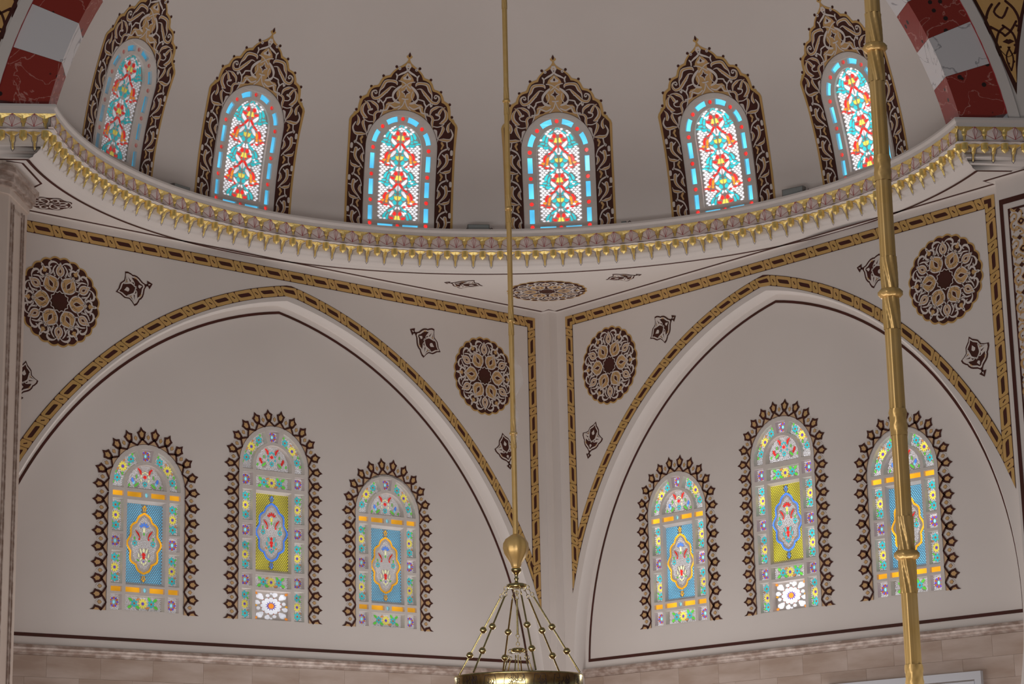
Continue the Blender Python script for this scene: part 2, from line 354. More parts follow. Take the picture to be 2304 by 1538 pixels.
# pier at the right end of the right wall, with its arabesque panel
mb = MB(); s0, dp = 8.63, 0.20
mb.add([fB(s0, -1.3, 0), fB(s0, -1.3, dp), fB(12, -1.3, dp), fB(s0, ZC, 0), fB(s0, ZC, dp), fB(12, ZC, dp)], [(0, 1, 4, 3), (1, 2, 5, 4)], plaster)
pier_b = tag(mb.build('pillar'), 'plaster pier at the far right with a maroon-framed arabesque panel', 'pier', kind='structure')
mb = MB(); f2 = lambda s, z, h: fB(s, z, dp + h)
for a in ([(8.665, 5.52), (11.5, 5.52), (11.5, 5.45), (8.665, 5.45)], [(8.665, 5.45), (8.72, 5.45), (8.72, -1.2), (8.665, -1.2)]): mb.quad(a, 0.004, dark, f2)
x0 = 8.80; mb.quad([(x0, 5.36), (11.5, 5.36), (11.5, -1.2), (x0, -1.2)], 0.003, line_m, f2)
mb.quad([(x0 - .012, 5.375), (x0 + .012, 5.375), (x0 + .012, -1.2), (x0 - .012, -1.2)], 0.005, dark, f2); mb.quad([(x0, 5.375), (11.5, 5.375), (11.5, 5.345), (x0, 5.345)], 0.005, dark, f2)
zz = 5.36
while zz > 0.3:
    for sx, mm in ((0, 1), (0.14, -1), (0.76, 1), (0.90, -1)):
        g = lambda u, v, h: f2(x0 + 0.002 + .68 * (sx + (u if mm > 0 else 0.62 - u)), zz - .68 * v, h)
        for pts in ([(0, 0), (.05, .05), (.0, .12), (.03, .17)], [(0, .50), (.05, .44), (0, .38), (.05, .33)], [(0, .2), (.0, .3), (.03, .25)]): mb.poly(pts, 0.006, dark, g)
        mb.stroke([(.02, .16), (.1, .10), (.16, .14), (.13, .22), (.05, .26), (.03, .34), (.10, .42), (.2, .40)], [.02, .03, .05, .03], 0.008, tan, g)
        mb.stroke([(.05, .0), (.12, .05), (.2, .04), (.28, .1), (.26, .2)], [.04, .05, .02], 0.008, tan, g)
        mb.poly([(.14, .05), (.2, .0), (.26, .05), (.2, .1)], 0.009, dark, g); mb.poly([(.18, .25), (.26, .20), (.34, .27), (.26, .34), (.2, .33)], 0.009, dark, g)
        mb.stroke([(.18, .26), (.26, .2), (.35, .27), (.26, .35), (.18, .29)], .02, 0.010, tan, g); mb.disc((.26, .27), .025, 0.011, tan, g)
        mb.stroke([(.08, .46), (.14, .36), (.24, .42), (.3, .5), (.2, .52)], [.02, .04, .02], 0.008, tan, g)
        for c in ((.11, .2), (.3, .14), (.1, .33), (.22, .46), (.33, .4)): mb.disc(c, .016, 0.009, dark, g, 8)
    zz -= 0.355
mb.build('painted_panel', pier_b)
# lower stone facing: moulding course and tiles on both walls
tile_m = {}
def tile_mesh(wd, ht):
    k = (round(wd, 3), round(ht, 3))
    if k not in tile_m:
        mb = MB(); b = 0.0018; x, z, t = wd / 2 - 0.0007, ht / 2 - 0.0007, 0.02
        P = [(-x, 0, -z), (x, 0, -z), (x, 0, z), (-x, 0, z), (-x, -t + b, -z), (x, -t + b, -z), (x, -t + b, z), (-x, -t + b, z), (-x + b, -t, -z + b), (x - b, -t, -z + b), (x - b, -t, z - b), (-x + b, -t, z - b)]
        mb.add(P, [(0, 1, 5, 4), (1, 2, 6, 5), (2, 3, 7, 6), (3, 0, 4, 7), (4, 5, 9, 8), (5, 6, 10, 9), (6, 7, 11, 10), (7, 4, 8, 11), (8, 9, 10, 11)], stone)
        tile_m[k] = mb.mesh('stone_tile')
    return tile_m[k]
for w, fn, par, smax, rz in (('A', fA, wall_left, 9.9, radians(45)), ('B', fB, wall_right, 8.62, radians(-45))):
    for r in range(5):
        ztop = 0.135 - 0.27 * r; s = -0.35 * (r % 2) - 0.12 * (r % 3)
        while s < smax:
            a, b = max(s, 0.0), min(s + 0.78, smax); s += 0.78
            if b - a < 0.05: continue
            if w == 'B' and ztop < -0.3 and a > 4.9 and b < 7.6: continue
            if ztop - 0.27 < -1.3: continue
            o = bpy.data.objects.new('stone_tile', tile_mesh(b - a, 0.27)); COL.objects.link(o); o.parent = par
            o.location = fn((a + b) / 2, ztop - 0.135, -REC + 0.001); o.rotation_euler = (0, 0, rz)
for w, fn, smax, lab in (('A', fA, 10.0, 'brown veined marble moulding running under the left wall'), ('B', fB, 8.63, 'brown veined marble moulding running under the right wall')):
    mb = MB(); prof = [(0.0, 0.262), (0.055, 0.262), (0.06, 0.225), (0.045, 0.205), (0.042, 0.185), (0.03, 0.165), (0.028, 0.140), (0.0, 0.132)]
    n = len(prof); mb.add([fn(s, z, -REC + h) for s in (0.0, smax) for h, z in prof], [(i, i + 1, n + i + 1, n + i) for i in range(n - 1)], mould_m)
    tag(mb.build('trim_%d' % (1 if w == 'A' else 2)), lab, 'moulding', kind='structure')
# door frame, only its head shows at the bottom right
dr = empty('door_1', fB(6.4, -4.1, -REC + 0.02), radians(-45)); tag(dr, 'pale grey door or window frame whose top edge shows in the stone wall at the bottom right', 'door', kind='structure')
mb = MB(); lx = lambda s: s - 6.4
def bar(mb, s0, s1, z0, z1, t, y=0.0): mb.box(((lx(s0) + lx(s1)) / 2, y - t / 2, (z0 + z1) / 2 + 4.1), (s1 - s0, t, z1 - z0), pvc)
bar(mb, 5.1, 7.63, -0.40, -0.30, 0.05); bar(mb, 7.53, 7.63, -4.1, -0.40, 0.05); bar(mb, 5.1, 5.2, -4.1, -0.40, 0.05); mb.build('outer_frame', dr)
mb = MB(); bar(mb, 5.22, 7.51, -0.47, -0.42, 0.035); bar(mb, 7.46, 7.51, -4.1, -0.47, 0.035); bar(mb, 5.22, 5.27, -4.1, -0.47, 0.035); mb.build('sash', dr)
mb = MB(); mb.box((-0.035, 0.0, 1.8), (2.2, 0.02, 3.66), flood_g); mb.build('pane', dr)
# floor far below
mb = MB(); mb.add([(-40, -45, -4.1), (40, -45, -4.1), (40, 3, -4.1), (-40, 3, -4.1)], [(0, 1, 2, 3)], floor_m); tag(mb.build('floor'), 'reddish carpeted floor of the hall, below the picture', 'floor', kind='structure')
# ------------------------------------------------------------------ ring cornice path
RC = Vector((0.02, -8.42, 0)); ZG = 6.24
EV = Vector((10.9, 1.8, 0)).normalized(); NV = Vector((-EV.y, EV.x, 0)); P0 = Vector((-0.04, -8.02, 0))
def ringr(a): return 5.535 + 0.03 * cos(4 * (a - radians(135)))
A0, A1 = radians(185.2), radians(13.6)
def ringp(a): r = ringr(a); return RC + Vector((cos(a), sin(a), 0)) * r
PL, PR = ringp(A0), ringp(A1)
STN = []   # stations: (point, outward normal, mitre scale)
NR = 150
arcs = [A0 + (A1 - A0) * i / NR for i in range(NR + 1)]
for k in (1.6, 0.8): STN.append((PL - EV * k, NV, 1))
def mitre(n1, n2): m = (n1 + n2).normalized(); return m, 1 / max(m.dot(n1), 0.35)
rad = lambda a: Vector((cos(a), sin(a), 0))
m_, k_ = mitre(NV, rad(A0)); STN.append((PL, m_, k_))
for a in arcs[1:-1]: STN.append((ringp(a), rad(a), 1))
m_, k_ = mitre(NV, rad(A1)); STN.append((PR, m_, k_))
for k in (0.8, 1.8): STN.append((PR + EV * k, NV, 1))
def offp(i, y):
    """station i moved outward by y; ring stations that would cross the straight cornice are held on its line"""
    p, nrm, k = STN[i]; q = p + nrm * (y * k)
    if 2 < i < len(STN) - 3 and y > 0:
        e_ = PL if i < len(STN) / 2 else PR; d = (q - e_).dot(NV)
        if d < y and (q - e_).length < 1.2: q = q + NV * (y - d)
    return q
def sweep(mb, prof, mat, smooth=True):
    n = len(prof); mb.add([offp(i, y) + Z * (ZG + z) for i in range(len(STN)) for y, z in prof], [(i * n + j, (i + 1) * n + j, (i + 1) * n + j + 1, i * n + j + 1) for i in range(len(STN) - 1) for j in range(n - 1)], mat, smooth)
cornice = empty('trim_3', RC + Vector((0, 5.5, ZG - 0.45))); tag(cornice, 'curved muqarnas cornice of pinkish palmettes with gilded pendants round the foot of the half dome', 'cornice', kind='structure')
cloc = -cornice.location
mb = MB(); sweep(mb, [(0.60, 0.115), (-0.02, 0.115), (-0.025, 0.085), (-0.018, 0.07), (0.0, 0.05), (0.004, 0.0), (0.06, -0.002)], plaster, False); mb.build('ledge', cornice, cloc)
mb = MB(); sweep(mb, [(0.06, -0.002), (0.055, -0.05), (0.06, -0.185), (0.0, -0.19), (0.0, -0.200), (0.06, -0.205), (0.12, -0.212), (0.125, -0.25), (0.13, -0.31)], plaster); mb.build('upper_cove', cornice, cloc)
mb = MB(); sweep(mb, [(0.13, -0.31), (0.145, -0.35), (0.175, -0.355), (0.18, -0.375), (0.205, -0.39), (0.235, -0.41), (0.26, -0.418), (0.275, -0.425), (0.29, -0.445), (0.36, -0.4495)], plaster); mb.build('lower_cove', cornice, cloc)
# one cornice unit
U = 0.257; hU = U / 2
def relief(mb, half, ridge, mat, yb):
    """mirrored outline (x, z, y) with a middle ridge (z, y) listed top to bottom"""
    n = len(half); R = [(x, y + yb, z) for x, z, y in half]; L = [(-x, y + yb, z) for x, z, y in half]; C = [(0, y + yb, z) for z, y in ridge]
    mb.add(R + C, [(i, i + 1, n + i + 1, n + i) for i in range(n - 1)], mat); mb.add(L + C, [(i + 1, i, n + i, n + i + 1) for i in range(n - 1)], mat)
pm = MB()
T = (0, -0.002, -0.004); B = (0, 0.010, -0.160); D1, D2 = (-.030, -0.008, -.062), (.030, -0.008, -.062)
SL, SR = (-.100, 0.034, -.098), (.100, 0.034, -.098); UL, UR = (-.090, 0.035, -.040), (.090, 0.035, -.040); BL, BR, BM = (-.118, 0.030, -.172), (.118, 0.030, -.172), (0, -0.005, -.188)
ML, MR = (-.105, .025, -.12), (.105, .025, -.12)
V = [T, D1, B, D2, UL, SL, BL, BM, BR, SR, UR]
pm.add(V, [(0, 1, 2, 3), (0, 4, 1), (0, 3, 10), (1, 4, 5), (1, 5, 2), (3, 9, 10), (3, 2, 9), (5, 6, 7, 2), (2, 7, 8, 9)], pinkw)
def ln(mb, a, b, wd, mat):
    a, b = Vector(a), Vector(b); d = (b - a).normalized(); s = d.cross(Vector((0, 1, 0))).normalized() * wd / 2; o = Vector((0, -0.003, 0)); mb.add([a + s + o, b + s + o, b - s + o, a - s + o], [(0, 1, 2, 3)], mat)
for a, b in ((T, D1), (D1, B), (T, D2), (D2, B), (T, B), (SL, B), (SR, B), (T, UL), (T, UR), (UL, SL), (UR, SR)): ln(pm, a, b, 0.0045, redl)
wv = [(-hU, -.004, -.178), (-.1, -.004, -.183), (-.05, -.02, -.193), (0, -.022, -.196), (.05, -.02, -.193), (.1, -.004, -.183), (hU, -.004, -.178)]
for a, b in zip(wv, wv[1:]): ln(pm, a, b, 0.006, dkl)
pm.add([(x, y, z) for x, y, z in wv] + [(x, 0.06, z + .0) for x, y, z in wv] + [(x, y, z + 0.012) for x, y, z in wv], [(i, i + 1, 8 + i, 7 + i) for i in range(6)] + [(14 + i, 15 + i, i + 1, i) for i in range(6)], pinkw)
palm_me = pm.mesh('palmette')
gb = MB(); relief(gb, [(hU, 0.0, 0.0), (.112, -.014, .008), (.034, -.048, .028), (.031, -.09, .03), (.017, -.112, .035), (.016, -.178, .035)], [(0.0, -0.004), (-.018, .006), (-.054, .022), (-.09, .008), (-.112, .02), (-.178, .02)], gilt, 0.0); br_me = gb.mesh('gold_bracket')
for e in (-1, 1): pass
gp = MB(); gp.lathe([(.046, -.185), (.046, -.285)], gilt, 14, (0, .055, 0)); gp.lathe([(.046, -.285), (.038, -.296), (.001, -.325)], gilt, 8, (0, .055, 0), smooth=False); pend_me = gp.mesh('gold_pendant')
gd = MB(); relief(gd, [(.084, -.214, .03), (.026, -.250, .05), (.023, -.30, .075), (.013, -.325, .09), (.012, -.388, .11), (.001, -.408, .12)], [(-.214, .0), (-.245, .03), (-.30, .05), (-.33, .07), (-.39, .095), (-.408, .118)], gilt, 0.03)
for sg in (-1, 1):
    Q = [(sg * x, y, z) for x, y, z in ((.11, .07, -.222), (.038, .085, -.262), (.034, .11, -.305), (.022, .125, -.335), (.020, .145, -.395), (.0, .15, -.425))]
    for a, b in zip(Q, Q[1:]): ln(gd, a, b, 0.005, dkl)
drop_me = gd.mesh('gold_drop')
def unit(me, name, p, nrm):
    o = bpy.data.objects.new(name, me); COL.objects.link(o); o.parent = cornice; o.location = p + Z * ZG + cloc; o.rotation_euler = (0, 0, atan2(nrm.y, nrm.x) - pi / 2)
d0 = radians(2.63); k = -40
while k < 60:
    for me, nm, of in ((br_me, 'gold_bracket', 0), (pend_me, 'gold_pendant', 0), (palm_me, 'palmette', 0.5), (drop_me, 'gold_drop', 0.5)):
        a = radians(93.51) + (k + of) * d0
        if A1 + 0.012 < a < A0 - 0.012: unit(me, nm, ringp(a), rad(a))
    k += 1
for base, sg in ((PL, -1), (PR, 1)):
    for k in range(6):
        for me, nm, of in ((br_me, 'gold_bracket', 0.40), (pend_me, 'gold_pendant', 0.40), (palm_me, 'palmette', 0.9), (drop_me, 'gold_drop', 0.9)):
            unit(me, nm, base + EV * sg * U * (k + of), NV)
# ceiling soffit
off = [offp(i, 0.34) for i in range(len(STN))]
off = [q for i, q in enumerate(off) if i < 2 or i > len(STN) - 3 or (not 2 < i < len(STN) - 3) or abs((q - (PL if i < len(STN) / 2 else PR)).dot(NV) - 0.34) > 1e-4]
mb = MB(); loop = [off[0] + Vector((-3, -.5, 0)) if False else off[0]] + off[1:]
outerp = [DB * 9.83, Vector((0, 0.0, 0)), DA * 13.2]
pts = [(p.x, p.y) for p in loop[:-1]] + [(p.x, p.y) for p in outerp] + [(loop[0].x - 2.5, loop[0].y - .4)]
fC = lambda u, v, h: Vector((u, v, ZC - h)); mb.poly(pts, 0, plaster, fC)
ceil = tag(mb.build('ceiling'), 'flat white soffit between the curved cornice and the two walls with thin maroon lines', 'ceiling', kind='structure')
mb = MB(); a = [offp(i, 0.355) for i in range(1, len(STN) - 1)]; b = [offp(i, 0.398) for i in range(1, len(STN) - 1)]; n = len(a)
a, b = [(p.x, p.y) for p in a], [(p.x, p.y) for p in b]
for i in range(n - 1): mb.quad([a[i], a[i + 1], b[i + 1], b[i]], 0.003, dark, fC)
def xy(p): return (p.x, p.y)
mg = 0.10
pil = 0.155
def wl(s, off, w='A'): return xy((DA * s + NA * off) if w == 'A' else (DB * s + NB * off))
cpt = [(-6.10, -7.508), (-5.956, -7.656), (-5.956, -8.477), (-6.114, -8.583)]
LN = [wl(10.2, mg), wl(pil + mg, mg), xy(NA * mg + NB * mg + DA * pil + DB * pil + (DA + DB) * 0.0), wl(pil + mg, mg, 'B'), wl(8.53, mg, 'B'), wl(8.53, 0.20 + mg, 'B'), wl(9.25, 0.20 + mg, 'B')]
LN[2] = xy((DA + DB) * (pil + mg))
mb.stroke(LN[:1] + LN[1:], .045, .003, dark, fC, smooth=1)
mb.stroke([(-6.10, -7.508), (-5.956, -7.656), (-5.956, -8.477), (-6.114, -8.583)], .03, .003, dark, fC, smooth=1)
mb.build('painted_lines', ceil)
# ------------------------------------------------------------------ painted ornaments
def medallion(fn, mb, c=(0, 0), R=0.605):
    f = lambda u, v, h: fn(c[0] + u * R, c[1] + v * R, h)
    def scal(r0, amp, n=24, m=8): return [((r0 + amp * abs(sin(n / 2 * t))) * cos(t), (r0 + amp * abs(sin(n / 2 * t))) * sin(t)) for t in [2 * pi * i / (n * m) for i in range(n * m)]]
    mb.quad(scal(0.955, 0.045), 0.004, goldp, f); mb.quad(scal(0.915, 0.045), 0.006, dark, f)
    for q in range(6):
        for ax in (0, 1):
            t = radians(60 * q + 30 * ax + 0)
            for sg in (1, -1):
                def g(x, y, h, t=t, sg=sg): return f(x * cos(t) - sg * y * sin(t), x * sin(t) + sg * y * cos(t), h)
                if ax == 0:
                    P = [(.24, 0), (.27, .07), (.33, .145), (.42, .18), (.50, .16), (.58, .08), (.67, 0)]
                    mb.poly(P, .008, tan, g); mb.stroke(P, .03, .010, line_m, g)
                    mb.poly([(.35, 0), (.41, .042), (.46, .03), (.52, 0)], .009, dark, g); mb.stroke([(.33, 0), (.41, .052), (.47, .036), (.55, 0), (.60, -.05)], .016, .011, line_m, g)
                    mb.stroke([(.30, .1), (.34, .06), (.38, .10), (.44, .12)], .008, .0105, dkl, g)
                    mb.stroke([(.60, .0), (.655, .09), (.72, .125), (.78, .09), (.80, .03), (.87, 0)], [.02, .05, .05, .04, .04], .010, line_m, g)
                    mb.poly([(.70, 0), (.735, .06), (.78, .03), (.84, 0)], .011, tan, g)
                    mb.stroke([(.64, .06), (.625, .13), (.67, .165)], [.03, .03], .010, line_m, g)
                    mb.poly([(.865, 0), (.86, .038), (.94, 0)], .011, line_m, g)
                else:
                    P = [(.545, 0), (.59, .065), (.66, .095), (.74, .075), (.79, .035), (.86, 0)]
                    mb.poly(P, .008, tanp, g); mb.stroke(P, .026, .010, line_m, g)
                    mb.poly([(.63, 0), (.665, .028), (.72, 0)], .0105, dark, g); mb.stroke([(.60, 0), (.665, .038), (.74, 0), (.79, -.04)], .014, .011, line_m, g)
                    mb.stroke([(.44, .075), (.50, .045), (.56, 0)], .026, .010, line_m, g)
                    mb.stroke([(.57, .13), (.62, .15), (.69, .17), (.75, .14), (.80, .10)], [.05, .03, .035, .02], .010, line_m, g)
                    mb.stroke([(.80, .04), (.85, .10), (.86, .18), (.83, .25), (.775, .275), (.735, .25), (.75, .215)], [.02, .03, .055, .05, .03, .03], .010, line_m, g)
                    mb.disc((.865, .225), .022, .0105, line_m, g, 8)
    star = lambda a, b, n=12: [((a if i % 2 == 0 else b) * cos(pi * i / n), (a if i % 2 == 0 else b) * sin(pi * i / n)) for i in range(2 * n)]
    mb.stroke(star(.235, .20), .022, .0115, line_m, f, smooth=1, closed=True); mb.quad(star(.215, .165), .012, dark, f)
PALM = [(0, 0), (.09, .06), (.15, .14), (.185, .178), (.25, .2), (.30, .22), (.345, .30), (.38, .40), (.45, .385), (.52, .33), (.55, .293), (.60, .28), (.66, .24), (.70, .19), (.76, .08), (.82, .027)]
def palmette(fn, mb, tail, point):
    """tail: the small finial end, point: the pointed end"""
    dx, dy = tail[0] - point[0], tail[1] - point[1]
    f = lambda x, y, h: fn(point[0] + dx * x - dy * y, point[1] + dy * x + dx * y, h)
    full = PALM + [(a, -b) for a, b in PALM[::-1][:-1]]
    sc = lambda k, cx=.42: [(cx + (a - cx) * k, b * k) for a, b in full]
    mb.poly(full, .004, dark, f); a, b = sc(.89), sc(.78)
    mb.ring(a, b, .006, line_m, f)
    for sg in (1, -1):
        g = lambda x, y, h, sg=sg: f(x, sg * y, h)
        mb.poly([(.36, .17), (.39, .33), (.5, .28), (.52, .12)], .007, line_m, g); mb.poly([(.43, .15), (.415, .27), (.46, .16)], .008, dark, g)
        mb.poly([(.35, .2), (.30, .155), (.38, .15)], .008, tan, g); mb.stroke([(.28, .15), (.37, .14), (.46, .11), (.55, -.02)], [.05, .05, .02], .008, line_m, g)
        mb.stroke([(.5, .2), (.53, .1), (.50, .04)], .02, .008, line_m, g); mb.poly([(.57, .2), (.66, .16), (.58, .24)], .007, tan, g)
    mb.poly([(.22, 0), (.31, -.055), (.35, -.03), (.36, 0), (.35, .03), (.31, .055)], .009, line_m, f); mb.poly([(.71, 0), (.63, -.045), (.6, 0), (.63, .045)], .009, line_m, f)
    mb.stroke([(.78, 0), (.86, 0)], .05, .005, dark, f)
    mb.poly([(.86, -.02), (.88, -.1), (.92, -.07), (1.0, 0), (.92, .07), (.88, .1), (.86, .02)], .005, dark, f); mb.poly([(.885, -.02), (.95, 0), (.885, .02)], .007, line_m, f)
md = MB(); medallion(lambda u, v, h: Vector((u, -h, v)), md); med_me = md.mesh('painted_medallion')
for fn, par, rz, pos in ((fA, wall_left, radians(45), (8.65, 4.675)), (fA, wall_left, radians(45), (1.38, 4.635)), (fB, wall_right, radians(-45), (1.31, 4.75)), (fB, wall_right, radians(-45), (7.605, 4.743))):
    o = md.build('painted_medallion', par, mesh=med_me); o.location = fn(pos[0], pos[1], 0); o.rotation_euler = (0, 0, rz)
o = md.build('painted_medallion', ceil, mesh=med_me); o.location = (0.03, -1.51, ZC); o.rotation_euler = (pi / 2 * -1 * -1, 0, 0); o.rotation_euler = (-pi / 2 * -1 + pi, 0, 0)
o.rotation_euler = (pi / 2, 0, 0)
for w, fn, par, L in (('A', fA, wall_left, [((7.246, 5.136), (7.812, 4.942)), ((9.185, 3.29), (9.101, 3.83)), ((2.815, 5.158), (2.233, 4.888)), ((0.89, 3.25), (1.038, 3.80))]),
                     ('B', fB, wall_right, [((2.736, 5.233), (2.188, 4.989)), ((0.776, 3.391), (0.975, 3.935)), ((6.157, 5.217), (6.72, 5.02)), ((8.112, 3.358), (7.91, 3.919))])):
    for t, p in L: mb = MB(); palmette(fn, mb, t, p); mb.build('painted_palmette', par)
for t, p in (((-1.452, -2.234), (-0.90, -1.95)), ((1.453, -2.282), (0.92, -2.04))): mb = MB(); palmette(fC, mb, t, p); mb.build('painted_palmette', ceil)
mb = MB(); cR = (-6.084, -6.82); f = lambda u, v, h: fC(cR[0] + .3 * (u * .98 + v * .13), cR[1] + .3 * (v - u * .0), h)
mb.quad([((.93 + .07 * cos(8 * t)) * cos(t), (.93 + .07 * cos(8 * t)) * sin(t)) for t in [2 * pi * i / 64 for i in range(64)]], .004, dark, f)
for q in range(8):
    t = pi * q / 4
    g = lambda x, y, h, t=t: f(x * cos(t) - y * sin(t), x * sin(t) + y * cos(t), h)
    mb.stroke([(.2, .02), (.38, .14), (.6, .16), (.78, .02), (.7, -.14), (.52, -.14), (.48, -.02)], [.05, .09, .1, .07], .006, line_m, g); mb.stroke([(.86, .2), (.9, 0), (.86, -.2)], .05, .006, line_m, g)
mb.disc((0, 0), .16, .006, line_m, f); mb.disc((0, 0), .06, .008, dark, f); mb.build('painted_rosette', ceil)
# ------------------------------------------------------------------ half dome
DC = Vector((0.068, -8.36, 5.86)); DR = 5.873; VB = 0.60
def fD(u, v, h):
    ph = v / DR; r = (DR - h) * cos(ph); a = asin(max(-1, min(1, u / (DR * cos(ph))))); return Vector((r * sin(a), r * cos(a) - DR * cos(VB / DR), (DR - h) * sin(ph) - DR * sin(VB / DR)))
WAZ = [159.3, 135.5, 111.3, 87.7, 63.6, 39.8]
OH, OSP, OTOP = 0.54, 1.75, 2.30                       # outline half width, spring, apex (arc length up the dome)
def oside(v):
    if v <= OSP: return OH
    t = (v - OSP) / (OTOP - OSP); return OH * sqrt(max(0, 1 - t * t)) if t < 1 else 0.0
mb = MB(); rows = [0.42 + 0.05 * i for i in range(42)] + [2.52 + 0.22 * i for i in range(1, 30)]; rows = [v for v in rows if v < DR * pi / 2 - 0.05] + [DR * pi / 2 - 0.01]
na = 420; azs = [radians(198 - 212 * i / na) for i in range(na + 1)]
V = []
for v in rows:
    for a in azs: r = DR * cos(v / DR); V.append((DC.x + r * cos(a), DC.y + r * sin(a), DC.z + DR * sin(v / DR)))
F = []
def inwin(a, v):
    if v > OTOP + 0.06: return False
    r = DR * cos(v / DR)
    for wz in WAZ:
        u = abs(r * sin(radians(wz) - a))
        if cos(radians(wz) - a) > 0.8 and (u < oside(v) + 0.03 or (v > OTOP - .1 and hypot(u, v - OSP) < OTOP - OSP + 0.03)): return True
    return False
IW = [[inwin(a, v) for a in azs] for v in rows]
nrow = len(azs)
for i in range(len(rows) - 1):
    for j in range(na):
        p = V[i * nrow + j]
        if (Vector(p) - P0).dot(NV) < 0.45: continue
        if IW[i][j] or IW[i + 1][j] or IW[i][j + 1] or IW[i + 1][j + 1]: continue
        F.append((i * nrow + j, i * nrow + j + 1, (i + 1) * nrow + j + 1, (i + 1) * nrow + j))
mb.add(V, F, plaster, True)
tag(mb.build('ceiling'), 'smooth beige half dome above the curved cornice, pierced by six arched windows', 'dome', kind='structure')
